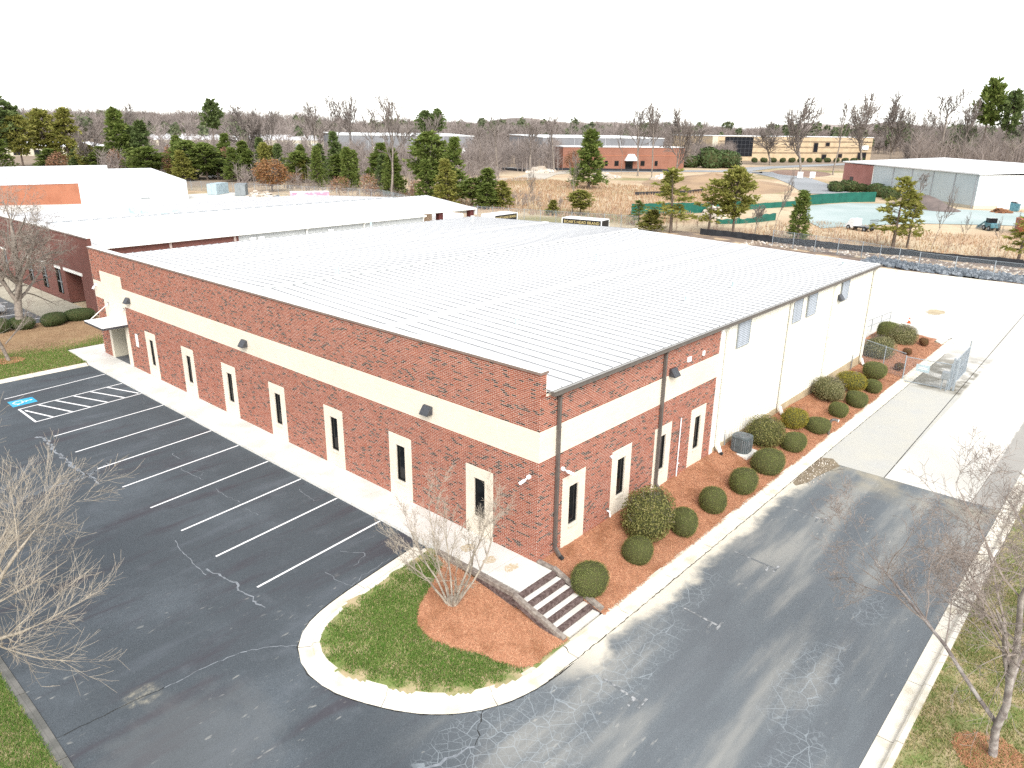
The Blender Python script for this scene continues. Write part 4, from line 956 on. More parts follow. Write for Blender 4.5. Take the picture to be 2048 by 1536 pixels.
# maple/birch trees on the right verge
cb_ = dict(seg=[7, 5, 4, 3, 2], wig=.13, up=[.02, .05, .05, .03, .02], tap=.5, start=[.3, .25, .2, .2], kids=[2, 2, 2, 2], ang=(.5, 1.05), len=.52, rad=.50, min=.0036, skip=.15)
tree('birch_tree', 'large bare birch tree in the lower right corner', (2.0, -14.1, -.8), tree_meshes(11, cb_, 4, [((0, 0, 0), (.05, .12, 1), 5.2, .085), ((0, .05, .8), (.15, .6, 1), 4.0, .045), ((0, -.02, 1.0), (.6, -.1, 1), 3.8, .042), ((0, .0, 1.4), (-.5, .3, 1), 3.4, .05)]), ('bark_birch', 'twig_red'), 1.3, .4, 'bare trees along the driveway verge')
tree('birch_tree', 'bare reddish twigged tree in the middle of the right verge', (8.6, -14.6, -.8), tree_meshes(13, cb_, 4, [((0, 0, 0), (-.05, .1, 1), 4.6, .09), ((0, .05, .8), (-.2, .6, 1), 3.4, .05), ((0, 0, 1), (.5, -.2, 1), 3.0, .045)]), ('bark_birch', 'twig_red'), 1.3, 1.9, 'bare trees along the driveway verge')
tree('birch_tree', 'bare tree at the far end of the right verge beside pale concrete', (17.6, -13.7, -.8), tree_meshes(17, cb_, 4, [((0, 0, 0), (0, .1, 1), 4.2, .10), ((0, .05, .7), (.3, .5, 1), 2.8, .05)]), ('bark_brown', 'twig_red'), 1.2, 3.1, 'bare trees along the driveway verge')
# left edge
cl_ = dict(seg=[6, 5, 4, 3], wig=.065, up=[.02, .05, .07, .06], tap=.5, start=[.28, .2, .2], kids=[2, 2, 2], ang=(.35, .9), len=.62, rad=.45, min=.0038, skip=.16)
tree('bare_tree', 'pale leafless tree reaching in from the left over the lot', (-15.9, 7.6, -.2), tree_meshes(21, cl_, 3, [((0, 0, 0), (.05, 0, 1), 5.0, .13), ((.02, 0, 1.2), (.8, -.1, .9), 3.6, .07), ((.02, 0, 1.4), (.7, .6, .9), 3.4, .06), ((.02, 0, 1.1), (.7, -.8, .8), 3.2, .06)]), ('bark_pale', 'bark_pale'), 1.12, 0, 'bare trees left of the lot')
tree('bare_tree', 'small leafless tree at the left edge above the cracked asphalt', (-15.7, 14.2, -.2), tree_meshes(23, cl_, 3, [((0, 0, 0), (.05, 0, 1), 3.8, .10), ((.02, 0, 1.0), (.9, 0, .9), 2.8, .05)]), ('bark_pale', 'bark_pale'), 1.0, .6, 'bare trees left of the lot')
ck_ = dict(seg=[7, 5, 4, 3, 2], wig=.12, up=[.02, .04, .04, .02, .0], tap=.5, start=[.28, .2, .2, .2], kids=[2, 2, 2, 2], ang=(.5, 1.15), len=.56, rad=.52, min=.008, skip=.2)
tree('bare_tree', 'big spreading leafless tree in front of the dark brick building', (-1.9, 49.2, -.1), tree_meshes(31, ck_, 4, [((0, 0, 0), (-.05, 0, 1), 8.0, .30), ((0, 0, 2.4), (-.35, .1, 1), 5.6, .15), ((0, 0, 2.2), (.5, -.5, 1), 5.0, .14)]), ('bark_grey', 'bark_grey'), 1.0, 0, 'bare trees by the hedge')
tree('bare_tree', 'slim leafless tree beyond the accessible parking bay', (-5.1, 40.8, -.03), tree_meshes(33, cl_, 3, [((0, 0, 0), (-.12, .1, 1), 4.6, .12), ((0, 0, 1.2), (.7, .2, .6), 2.4, .05)]), ('bark_grey', 'bark_grey'), 1.0, 0, 'bare trees by the hedge')
# ================================================================== small things round the building
t = thing('air_conditioner', 'grey outdoor air conditioning unit with fan grille on top', 'air conditioner', (15.05, -.78, -.3))
b = MB(); rc_ = [(.31 * math.cos(a) + .14 * math.copysign(1, math.cos(a)), .31 * math.sin(a) + .14 * math.copysign(1, math.sin(a))) for a in np.linspace(.05, 6.23, 40)]
b.hexa([(x, y, .06) for x, y in rc_], [(x, y, .80) for x, y in rc_]); b.build('casing', 'ac_grey', t, local=True)
for k in range(40):
    if k % 10 in (0,): continue
    x, y = rc_[k]; nx, ny = math.cos(math.atan2(y, x)), math.sin(math.atan2(y, x))
    MB().bar((x * 1.012, y * 1.012, .12), (x * 1.012, y * 1.012, .76), .018, .02).build('fin', 'metal_grey' if k % 2 else 'ac_grey', t, local=True)
b = MB(); b.hexa([(x * 1.03, y * 1.03, .80) for x, y in rc_], [(x * 1.03, y * 1.03, .86) for x, y in rc_]); b.build('top_cover', 'ac_grey', t, local=True)
b = MB()
for r_ in (.12, .19, .26, .33, .38):
    c = [(r_ * math.cos(a), r_ * math.sin(a), .875) for a in np.linspace(0, 6.283, 25)]; b.path(c, .008, 4)
for a in np.linspace(0, 6.283, 13)[:-1]: b.tube((.08 * math.cos(a), .08 * math.sin(a), .878), (.39 * math.cos(a), .39 * math.sin(a), .872), .007, n=4)
g = b.build('fan_grille', 'metal_grey', t, local=True); MB().tube((0, 0, .863), (0, 0, .868), .39, .39, 24).build('fan_opening', 'frame_black', t, local=True); MB().tube((0, 0, .87), (0, 0, .9), .09, .08, 12).build('fan_hub', 'ac_grey', t, local=True)
MB().path([(-.30, .75, .1), (-.30, .85, 1.2)], .035, 6).build('refrigerant_pipe', 'metal_grey', t, local=True)
t = thing('concrete_pad', 'square concrete pad under the air conditioner', 'pad', (15.05, -.78, -.5)); MB().box(14.45, -1.38, -.6, 15.65, -.18, -.24).build('slab', 'concrete', t, bevel=.02)
t = thing('gooseneck_pipe', 'black gooseneck pipe curving over the kerb beside a clipped shrub', 'pipe', (21.5, -2.86, -.75))
MB().path([(21.5, -2.86, -.8), (21.5, -2.86, -.02), (21.53, -2.92, .10), (21.6, -3.04, .13), (21.68, -3.18, .08)], .075, 8).build('pipe', 'gutter_brown', t); MB().tube((21.68, -3.18, .08), (21.7, -3.21, .065), .085, .085, 8).build('outlet', 'trim_white', t)
# ---- chain link
def wire_panel(p, q, z0, z1, pitch=.07, r=.0035):
    """diagonal wire mesh between two plan points"""
    p, q = Vector(p), Vector(q); L = (q - p).length; d = (q - p) / L; nrm = Vector((-d.y, d.x)); H = z1 - z0; V = []; F = []
    n = int((L + H) / pitch)
    for s_ in (0, 1):
        for k in range(n):
            u0 = k * pitch - H; a0, a1 = max(0, u0), min(L, u0 + H)
            if a1 <= a0: continue
            za, zb = z0 + (a0 - u0), z0 + (a1 - u0)
            if s_: za, zb = z1 - (a0 - u0), z1 - (a1 - u0)
            for off in (nrm * r, Vector((0, 0))):
                i = len(V); A = p + d * a0; B = p + d * a1
                if off.length: V += [(A.x - off.x, A.y - off.y, za), (B.x - off.x, B.y - off.y, zb), (B.x + off.x, B.y + off.y, zb), (A.x + off.x, A.y + off.y, za)]
                else: V += [(A.x, A.y, za - r), (B.x, B.y, zb - r), (B.x, B.y, zb + r), (A.x, A.y, za + r)]
                F.append((i, i + 1, i + 2, i + 3))
    return V, F
def chain_fence(label, pts, h, every=3.2, pitch=.14, r=.008, zf=Hg, group=None, barb=False, name='chain_link_fence', pr=.035):
    t = thing(name, label, 'fence', (*pts[0], zf(*pts[0])), 0, group); org = t.location; WV = []; WF = []
    for a, c in zip(pts, pts[1:]):
        a, c = Vector(a), Vector(c); n = max(1, round((c - a).length / every))
        for k in range(n):
            p, q = a.lerp(c, k / n), a.lerp(c, (k + 1) / n); z = zf(p.x, p.y); z2 = zf(q.x, q.y)
            MB().tube((p.x, p.y, z - .2), (p.x, p.y, z + h + .06), pr, pr, 6).build('post', 'galvanised', t)
            if barb: MB().tube((p.x, p.y, z + h + .05), (p.x - .18, p.y - .1, z + h + .34), .02, .02, 5).build('barb_arm', 'galvanised', t)
            V, F = wire_panel(p, q, z + .03, z + h - .02, pitch, r); WF += [tuple(i + len(WV) for i in f) for f in F]; WV += V
            MB().tube((p.x, p.y, z + h), (q.x, q.y, z2 + h), .022, .022, 5).build('top_rail', 'galvanised', t)
    V = np.array(WV) - np.array(org); link('wire_mesh', npmesh('wire_mesh', V, WF), 'galvanised', t, kind='stuff'); return t
chain_fence('galvanised chain link fence across the bed from the building to the gate', [(35.9, .3), (35.2, -1.6), (34.75, -3.0)], 1.75, 1.7, .07, .0035, zf=lambda x, y: bedz(x, max(y, -2.9)), pr=.03)
t = thing('chain_link_gate', 'sliding chain link gate closed across the driveway lane with a sign on it', 'gate', (34.7, -4.4, -.9))
g0, g1 = Vector((34.72, -3.05)), Vector((34.85, -5.75))
for z in (-.82, .82): MB().tube((g0.x, g0.y, z), (g1.x, g1.y, z), .028, n=6).build('rail', 'galvanised', t)
for p in (g0, g1): MB().tube((p.x, p.y, -.9), (p.x, p.y, .9), .04, n=8).build('post', 'galvanised', t)
V, F = wire_panel(g0, g1, -.8, .8, .07, .003); link('wire_mesh', npmesh('wire_mesh', np.array(V) - np.array(t.location), F), 'galvanised', t, kind='stuff')
sg = MB().box(34.64, -4.55, .02, 34.67, -3.75, .5).build('sign_plate', 'container_blue', t); MB().box(34.634, -4.45, .20, 34.639, -3.85, .24).box(34.634, -4.4, .30, 34.639, -3.9, .33).build('sign_lines', 'trim_white', sg)
t = thing('gate_leaf', 'open chain link gate leaf standing edge on beside the driveway', 'gate', (34.9, -5.85, -.9))
h0, h1 = Vector((34.95, -5.85)), Vector((39.9, -5.75))
for k in range(6):
    p = h0.lerp(h1, k / 5); MB().tube((p.x, p.y, -.88), (p.x, p.y, 1.05 + (.35 if k == 5 else 0)), .035 if k in (0, 5) else .022, n=6).build('upright', 'galvanised', t)
for z in (-.8, .15, 1.0): MB().tube((h0.x, h0.y, z), (h1.x, h1.y, z), .025, n=6).build('rail', 'galvanised', t)
V, F = wire_panel(h0, h1, -.8, 1.0, .07, .003); link('wire_mesh', npmesh('wire_mesh', np.array(V) - np.array(t.location), F), 'galvanised', t, kind='stuff')
t = thing('gate_post', 'thick galvanised gate post pair holding the sliding gate', 'post', (34.9, -5.95, -.9))
for dy in (0, .22): MB().box(34.86, -6.02 + dy - .1, -.95, 35.0, -5.9 + dy - .1, 1.25).build('post', 'galvanised', t, bevel=.01)
t = thing('control_box', 'grey gate operator box on two legs beside the gate post', 'box', (34.5, -5.55, -.9))
MB().box(34.3, -5.8, -.1, 34.75, -5.35, .38).build('box', 'metal_grey', t, bevel=.02)
for dy in (-5.72, -5.43): MB().tube((34.52, dy, -.9), (34.52, dy, -.1), .03, n=6).build('leg', 'galvanised', t)
t = thing('ramp_railing', 'grey pipe railing of the loading ramp behind the building', 'railing', (46.6, 2.8, -.9))
for k in range(4):
    x = 45.2 + 1.95 * k; MB().tube((x, 2.9 - .17 * k, -.95), (x, 2.9 - .17 * k, .2), .03, n=6).build('post', 'metal_grey', t)
for z in (.18, -.35): MB().tube((44.8, 2.93, z), (51.1, 2.38, z), .028, n=6).build('rail', 'metal_grey', t)
t = thing('traffic_cone', 'small orange traffic cone on the pale concrete yard', 'cone', (52.6, 1.2, -.9), scale=.7)
MB().tube((0, 0, .04), (0, 0, .72), .17, .04, 14).build('cone', 'cone_orange', t, local=True); MB().box(-.22, -.22, 0, .22, .22, .04).build('base', 'cone_orange', t, local=True); MB().tube((0, 0, .36), (0, 0, .5), .112, .088, 14).build('band', 'white_plastic', t, local=True)
# ================================================================== neighbouring brick building
NB = thing('brick_building', 'low dark brick building with white ribbed roof next to the warehouse', 'building', (20, 62, -.9))
fx = 4.1; hol = [(52.98, 56.79, -.1, 2.75)] + [(y - .65, y + .65, .5, 2.72) for y in (58.5, 62.2, 66.0, 69.85, 73.4)]
panel('x', 50.4, 92, -.9, 6.12, hol).build('front_wall', 'brick_dark_wall', NB)
o = bpy.data.objects['front_wall.001']; o.location = (fx, 0, 0)
MB().box(fx + .005, 50.4, -.9, 17.1, 50.6, 5.24).build('side_wall', 'brick_dark_wall', NB); MB().box(fx, 50.4, 5.4, fx + .3, 50.41, 6.12).build('parapet_end', 'brick_dark_wall', NB)
MB().box(fx - .05, 50.36, 6.12, fx + .4, 92, 6.17).build('coping', 'trim_white', NB); MB().box(fx - .06, 50.35, 6.06, fx - .052, 92, 6.165).build('drip_edge', 'cap_brown', NB)
MB().box(fx + .3, 50.45, 5.2, fx + .34, 92, 6.12).build('parapet_back', 'trim_white', NB)
b = MB(); b.quad((fx + 1.6, 52.98, -.1), (fx + 1.6, 56.79, -.1), (fx + 1.6, 56.79, 2.75), (fx + 1.6, 52.98, 2.75)); b.quad((fx, 56.79, -.1), (fx, 56.79, 2.75), (fx + 1.6, 56.79, 2.75), (fx + 1.6, 56.79, -.1)); b.quad((fx, 52.98, -.1), (fx + 1.6, 52.98, -.1), (fx + 1.6, 52.98, 2.75), (fx, 52.98, 2.75)); b.build('entrance_recess', 'brick_dark_wall', NB)
MB().box(fx + 1.5, 53.6, -.1, fx + 1.58, 56.1, 2.3).build('door', 'glass_dark', NB)
MB().box(fx - .03, 52.7, 2.76, fx + .02, 57.0, 3.02).build('lintel', 'trim_white', NB)
for y in (58.5, 62.2, 66.0, 69.85, 73.4):
    wn = MB().box(fx + .12, y - .65, .5, fx + .14, y + .65, 2.72).build('window', 'glass_dark', NB)
    MB().box(fx + .06, y - .03, .5, fx + .12, y + .03, 2.72).box(fx + .06, y - .65, 1.5, fx + .12, y - .031, 1.56).box(fx + .06, y + .031, 1.5, fx + .12, y + .65, 1.56).build('frame', 'metal_grey', wn)
    MB().box(fx - .03, y - .75, 2.73, fx + .02, y + .75, 2.98).build('lintel', 'trim_white', wn)
sd2 = ribbed(MB(), 'y', 17.1, 40.0, -.9, 5.3, -50.45, .4).build('metal_siding', nm('siding_grey', (.50, .51, .50), (.45, .46, .45), .5, .6), NB); sd2['kind'] = 'stuff'
def ribroof(x0, x1, y0, z0, y1, z1, pitch=.61):
    b = MB(); b.quad((x0, y0, z0), (x1, y0, z0), (x1, y1, z1), (x0, y1, z1)); x = x0 + pitch; c = MB()
    while x < x1:
        c.hexa([(x, y0, z0), (x + .035, y0, z0), (x + .035, y1, z1), (x, y1, z1)], [(x, y0, z0 + .06), (x + .035, y0, z0 + .06), (x + .035, y1, z1 + .06), (x, y1, z1 + .06)]); x += pitch
    return b, c
for (x0, x1, y0, z0, y1, z1) in ((fx + .35, 40.2, 50.2, 5.36, 62.5, 6.2), (fx + .35, 46.0, 62.5, 6.2, 84, 5.15), (40.2, 51.6, 53.4, 5.22, 62.5, 6.2)):
    b, c = ribroof(x0, x1, y0, z0, y1, z1); rf = b.build('roof', 'roof_white', NB); k = c.build('roof_seams', 'seam_shade_pale' if 'seam_shade_pale' in M else nm('seam_shade_pale', (.40, .40, .405), (.46, .46, .465), .8, .5), rf); k['kind'] = 'stuff'  # these seams also carry painted rib shading, in a paler grey
b = MB(); x = fx + 1
while x < 46: b.box(x, 62.3, 6.22, x + .9, 62.36, 6.29); x += 1.3
o = b.build('ridge_vents', 'metal_grey', NB); o['kind'] = 'stuff'
MB().box(fx + .4, 50.02, 5.22, 40.2, 50.18, 5.36).build('gutter', 'trim_white', NB); MB().box(40.2, 53.2, 5.05, 51.7, 53.38, 5.22).build('gutter', 'trim_white', NB)
for x in (10.7, 16.7): MB().box(x - .1, 50.28, -.5, x + .1, 50.39, 5.2).build('downspout', nm('downspout_pink', (.45, .36, .32)) if x < 12 else 'downspout_pink', NB)
for x in (24.4, 31.5, 39.9): MB().box(x - .07, 50.26, -.5, x + .07, 50.36, 5.05).bar((x, 50.31, 5.04), (x, 50.08, 5.25), .16, .16).build('downspout', 'trim_white', NB)
for x in (18.4, 19.3, 27.2):
    MB().box(x - .25, 50.05, 4.5, x + .25, 50.35, 4.9).build('wall_vent', 'white_plastic', NB); MB().tube((x, 50.2, 4.0), (x, 50.2, 4.5), .08, n=6).build('vent_pipe', 'white_plastic', NB)
for x, y, h in ((15.4, 69.0, .7), (14.4, 66, .6), (15.6, 66.6, .45), (18.0, 64.5, .6), (16.2, 63.2, .4)): MB().box(x - .25, y - .25, 5.8, x + .25, y + .25, 6.1 + h * .5).build('roof_vent', 'vent_pipe', NB)
MB().box(40.0, 50.5, -.9, 40.15, 62.5, 5.2).build('end_wall', nm('wall_tan', (.50, .36, .25), (.45, .32, .22), .4, .9), NB)
MB().box(43, 61.6, -.9, 51.6, 61.8, 5.0).build('dock_wall', 'wall_tan', NB); MB().box(46.2, 61.5, -.9, 49.0, 61.59, 2.6).build('dock_door', 'white_plastic', NB)
for x in (45.8, 51.2): MB().box(x - .35, 53.6, -.9, x + .35, 54.2, 5.1).build('canopy_column', 'column_red', NB)
MB().box(51.62, 53.3, 4.4, 51.75, 62.6, 5.2).build('canopy_fascia', 'trim_white', NB)
t = thing('box_trailer', 'plain white box trailer parked beyond the loading canopy', 'trailer', (57, 64.8, -.9)); MB().box(55.0, 63.6, .1, 59.6, 66.1, 3.1).build('body', 'white_plastic', t, bevel=.04)
for dx in (55.8, 58.6): MB().tube((dx, 63.7, -.42), (dx, 64.0, -.42), .48, .48, 14).build('wheel', 'black_rubber', t)
MB().box(59.6, 63.8, 1.2, 59.7, 65.9, 2.9).build('end_door', 'trim_white', t)
# ---- third building: orange brick end, white metal behind
A, B_ = Vector((27, 158.5)), Vector((61.3, 152.4)); dA = (B_ - A).normalized(); nA = Vector((-dA.y, dA.x))
OB = thing('long_white_building', 'long white metal building with an orange brick end at left', 'building', (44, 160, -.9))
def fpt(a, d, t, out=0, z=0): n_ = Vector((d.y, -d.x)); c = a + d * t + n_ * out; return (c.x, c.y, z)
def fbox(b, a, d, t0, t1, z0, z1, o0, o1): return b.hexa([fpt(a, d, t0, o0, z0), fpt(a, d, t1, o0, z0), fpt(a, d, t1, o1, z0), fpt(a, d, t0, o1, z0)][::1], [fpt(a, d, t0, o0, z1), fpt(a, d, t1, o0, z1), fpt(a, d, t1, o1, z1), fpt(a, d, t0, o1, z1)])
LW = (B_ - A).length
fbox(MB(), A, dA, -60, LW * .39, -1, 3.25, .0, -.3).build('brick_wall', 'brick_orange_wall', OB); fbox(MB(), A, dA, LW * .39 + .01, LW, -1, 3.15, -.02, -.3).build('metal_wall', 'wall_white', OB)
fbox(MB(), A, dA, LW - .3, LW + .02, -1, 3.1, -.31, -28).build('end_wall', 'wall_white', OB)
b = MB(); b.quad(fpt(A, dA, -60, .1, 3.3), fpt(A, dA, LW + .1, .1, 3.2), fpt(A, dA, LW + .1, -30, 4.5), fpt(A, dA, -60, -30, 4.6)); b.build('roof', 'roof_white', OB)
fbox(MB(), A, dA, -60, LW * .72, 4.2, 5.35, -30, -31).build('upper_wall', 'wall_white', OB)
fbox(MB(), A, dA, LW * .72, LW * .77, -.4, -.1, .05, .0).build('wall_vent', 'metal_grey', OB)
# ---- yard clutter behind
def container(x, y, rz, L, wd, h, mat, label, cat='container'):
    t = thing('storage_container', label, cat, (x, y, -.86), rz); b = MB(); n = int(L / .28)
    for k in range(n):
        x0 = -L / 2 + L * k / n; x1 = -L / 2 + L * (k + 1) / n; d = .03 if k % 2 else 0
        b.box(x0, -wd / 2 + d, .12, x1, wd / 2 - d, h - .05)
    b.build('corrugated_body', mat, t, local=True)['kind'] = 'stuff'
    MB().box(-L / 2 - .02, -wd / 2 - .02, h - .05, L / 2 + .02, wd / 2 + .02, h).build('top', mat, t, local=True); MB().box(-L / 2 - .02, -wd / 2 - .02, 0, L / 2 + .02, wd / 2 + .02, .12).build('base', mat, t, local=True)
    for s_ in (-1, 1): MB().box(-L / 2 - .06, min(s_ * .05, s_ * (wd / 2 - .05)), .15, -L / 2 - .03, max(s_ * .05, s_ * (wd / 2 - .05)), h - .1).build('door', mat, t, local=True)
    return t
container(73.2, 161.5, R(35), 6, 2.4, 2.5, 'container_blue', 'pale blue storage container at the back of the yard'); container(75.6, 154.8, R(55), 6, 2.4, 2.6, 'container_grey', 'grey storage container right of the pale blue one')
t = container(69.6, 117.4, R(-28), 7.4, 2.4, 3.3, 'paint_pink', 'pink and white graffiti trailer behind the ribbed roof', 'trailer'); MB().box(-3.75, -1.26, 3.31, 3.75, 1.26, 3.36).build('roof', 'roof_white', t, local=True)
def pile(name, label, x, y, r, h, seed, mat='rubble', n=60, cat='debris pile'):
    rng = random.Random(seed); t = thing(name, label, cat, (x, y, -.9)); V = []; F = []
    for k in range(n):
        a = rng.uniform(0, 6.28); u = rng.uniform(0, 1) ** .6; cx, cy = r * u * math.cos(a), r * u * math.sin(a) * .7; cz = h * (1 - u) * rng.uniform(.4, 1); s_ = r * rng.uniform(.1, .26)
        Mx = Matrix.Rotation(rng.uniform(0, 6), 3, 'Z') @ Matrix.Rotation(rng.uniform(-.5, .5), 3, 'X'); i = len(V)
        for q in ((-1, -.6, -.3), (1, -.6, -.3), (1, .6, -.3), (-1, .6, -.3), (-.8, -.4, .3), (.8, -.5, .3), (.7, .5, .3), (-.8, .5, .3)):
            v = Mx @ (Vector(q) * s_); V.append((cx + v.x, cy + v.y, cz + v.z))
        F += [tuple(i + j for j in f) for f in ((4, 5, 6, 7), (0, 1, 5, 4), (1, 2, 6, 5), (2, 3, 7, 6), (3, 0, 4, 7))]
    link('rubble', npmesh('rubble', V, F), mat, t, kind='stuff'); return t
pile('debris_pile', 'pile of scrap beside the grey storage container', 76.6, 150.5, 2.2, 1.4, 1); pile('debris_pile', 'tan pile of pallets and scrap in the back yard', 77.5, 147.0, 2.3, 1.5, 2); pile('debris_pile', 'low dark scrap heap left of the pink trailer', 77.8, 143.0, 1.8, .6, 3, 'rock_blue')
# ---- trucks
def wheel(t, x, y, r=.48): 
    w_ = MB().tube((x, y - .14, r), (x, y + .14, r), r, r, 16).build('wheel', 'black_rubber', t, local=True); MB().tube((x, y - .15, r), (x, y + .15, r), r * .5, r * .5, 12).build('rim', 'galvanised', w_, local=True)
def text(t, s_, size, loc, rot, mat, name='lettering'):
    c = bpy.data.curves.new(name, 'FONT'); c.body = s_; c.size = size; c.extrude = .004; c.align_x = 'CENTER'; c.align_y = 'CENTER'; c.resolution_u = 2
    o = bpy.data.objects.new(name, c); COL.objects.link(o); dg = bpy.context.evaluated_depsgraph_get(); me = bpy.data.meshes.new_from_object(o.evaluated_get(dg)); bpy.data.objects.remove(o)
    o = link(name, me, mat, t); o.location = loc; o.rotation_euler = rot; return o
def truck(label, loc, rz, L, txt_side):
    t = thing('delivery_truck', label, 'truck', loc, rz, 'black delivery trucks')
    MB().box(0, -1.25, .95, L, 1.25, 3.72).build('cargo_box', 'truck_black', t, local=True); MB().box(-.03, -1.28, 3.70, L + .03, 1.28, 3.80).build('roof', 'roof_white', t, local=True)
    for x in (0, L):
        for y in (-1.25, 1.25): MB().box(x - .06, y - .04, .9, x + .06, y + .04, 3.7).build('corner_post', 'trim_white', t, local=True)
    MB().box(-.05, -1.2, 3.35, -.03, 1.2, 3.69).build('rear_header', 'trim_white', t, local=True)
    text(t, "BOAR'S HEAD", .30, (-.052, 0, 2.95), (R(90), 0, R(-90)), 'trim_white')
    text(t, "BOAR'S HEAD BRAND", L * .092, (L / 2, -1.262, 3.28), (R(90), 0, 0), 'lettering_gold')
    MB().tube((L / 2, -1.262, 2.5), (L / 2, -1.27, 2.5), .42, .42, 20).build('round_emblem', 'lettering_gold', t, local=True); MB().tube((L / 2, -1.271, 2.5), (L / 2, -1.276, 2.5), .28, .28, 20).build('emblem_centre', 'dumpster_orange', t, local=True)
    b = MB(); b.hexa([(L + .12, -1.1, .6), (L + 2.3, -1.1, .6), (L + 2.3, 1.1, .6), (L + .12, 1.1, .6)], [(L + .12, -1.05, 2.55), (L + 1.5, -1.0, 2.55), (L + 1.5, 1.0, 2.55), (L + .12, 1.05, 2.55)]); cb = b.build('cab', 'truck_black', t, local=True, bevel=.06)
    MB().hexa([(L + 2.12, -.95, 1.55), (L + 1.62, -.9, 2.45), (L + 1.62, .9, 2.45), (L + 2.12, .95, 1.55)], [(L + 2.16, -.95, 1.56), (L + 1.66, -.9, 2.46), (L + 1.66, .9, 2.46), (L + 2.16, .95, 1.56)]).build('windshield', 'car_glass', cb, local=True)
    MB().box(L + .3, -1.12, 1.5, L + 1.4, -1.09, 2.3).build('side_window', 'car_glass', cb, local=True); MB().box(L + 1.55, -1.35, 1.5, L + 1.7, -1.15, 2.1).build('mirror', 'trim_white', cb, local=True)
    MB().hexa([(L + 2.3, -.9, .55), (L + 3.3, -.85, .55), (L + 3.3, .85, .55), (L + 2.3, .9, .55)], [(L + 2.2, -.85, 1.4), (L + 3.2, -.75, 1.25), (L + 3.2, .75, 1.25), (L + 2.2, .85, 1.4)]).build('bonnet', 'trim_white', t, local=True)
    MB().box(0, -.5, .6, L + 2.2, .5, .94).build('chassis', 'frame_black', t, local=True)
    for x in (1.1, L + 2.2):
        for y in (-1.05, 1.05): wheel(t, x, y)
truck('black box truck with gold lettering, its grey framed rear end towards us', (62.7, 61.6, -.88), R(4), 5.4, 0)
truck('black box truck with gold lettering parked side on near the rear fence', (69.15, 52.1, -.88), R(-80), 6.2, 0)
t = thing('dumpster', 'green rubbish bin with a white lid near the trucks', 'dumpster', (60.5, 67.0, -.9)); MB().hexa([(60, 66.2, -.7), (62, 66.2, -.7), (62, 67.8, -.7), (60, 67.8, -.7)], [(59.8, 66, 1.5), (62.2, 66, 1.5), (62.2, 68, 1.5), (59.8, 68, 1.5)]).build('bin', 'tarp_green', t); MB().box(59.75, 65.95, 1.5, 62.25, 68.05, 1.62).build('lid', 'white_plastic', t)
# ---- fences, rocks, silt barrier
chain_fence('long chain link fence behind the delivery trucks', [(79.5, 86), (81.5, 82), (85.0, 70), (89.8, 52.8)], 2.3, 3.0, .16, .010, barb=True, pr=.05)
chain_fence('chain link fence along the rock lined edge of the yard', [(89.5, 29.5), (86.5, 16), (82.2, 8), (81.5, 0), (81.3, -16)], 2.2, 3.4, .16, .009, pr=.05)
chain_fence('chain link fence round the storage yard below the pines', [(64, 186), (72, 178), (79, 160), (86, 140), (92, 122), (84, 100), (80, 88)], 2.3, 3.4, .2, .011, barb=True, pr=.05)
def silt(label, pts, h, mat='silt_black', name='silt_fence', cat='silt fence', every=2.4, sag=.1, th=.03):
    t = thing(name, label, cat, (*pts[0], -.9)); rng = random.Random(len(pts))
    for a, c in zip(pts, pts[1:]):
        a, c = Vector(a), Vector(c); n = max(1, round((c - a).length / every)); H0 = h + rng.uniform(-sag, sag)
        for k in range(n):
            p, q = a.lerp(c, k / n), a.lerp(c, (k + 1) / n); H1 = h + rng.uniform(-sag, sag); m_ = p.lerp(q, .5); Hm = (H0 + H1) / 2 - sag * .6; d = (q - p).normalized(); w_ = Vector((-d.y, d.x)) * th
            b = MB()
            for (u, hu), (v, hv) in (((p, H0), (m_, Hm)), ((m_, Hm), (q, H1))):
                b.hexa([(u.x - w_.x, u.y - w_.y, -1), (v.x - w_.x, v.y - w_.y, -1), (v.x + w_.x, v.y + w_.y, -1), (u.x + w_.x, u.y + w_.y, -1)], [(u.x - w_.x, u.y - w_.y, -.9 + hu), (v.x - w_.x, v.y - w_.y, -.9 + hv), (v.x + w_.x, v.y + w_.y, -.9 + hv), (u.x + w_.x, u.y + w_.y, -.9 + hu)])
            b.build('fabric', mat, t); MB().tube((p.x, p.y, -1), (p.x, p.y, -.85 + H0), .03, n=5).build('stake', 'galvanised' if name != 'silt_fence' else 'timber_grey', t); H0 = H1
    return t
silt('black silt fence between the chain link fence and the roadside pines', [(92.9, 43), (92.3, 22.4), (93.6, 11.8), (94.3, -1), (94.8, -14)], .95)
silt('dark silt fence curving across the dry field below the brick building', [(150, 92), (165, 86), (188, 84), (205, 93)], .9, every=5)
silt('dark silt fence along the front of the far brick building', [(224, 190), (243, 168), (262, 146)], 1.0, every=5)
silt('dark silt fence behind the dry field left of the tall pine', [(196, 214), (215, 196), (212, 178)], .9, every=5)
silt('torn green privacy screen fence across the materials yard', [(110.3, 67.4), (116.7, 63), (122.8, 59.6), (131, 57.5), (139.9, 55.0)], 2.0, 'tarp_green', 'screen_fence', 'fence', 3.2, .22)
silt('low end of the green screen fence beside the pale pad', [(139.9, 55.0), (152.9, 51.4), (158, 51)], 1.2, 'tarp_green', 'screen_fence', 'fence', 3.2, .1)
silt('taut green screen fence at the corner of the pale pad', [(158, 51), (166, 49), (173.8, 46.5), (180.4, 42.4)], 2.3, 'tarp_green', 'screen_fence', 'fence', 4.0, .05)
silt('collapsed green screen sagging behind the roadside pines', [(108.5, 48), (111.9, 45.4), (117, 44), (122.4, 43.2)], 1.1, 'tarp_green', 'screen_fence', 'fence', 2.2, .35, .3)
rng = np.random.default_rng(4)
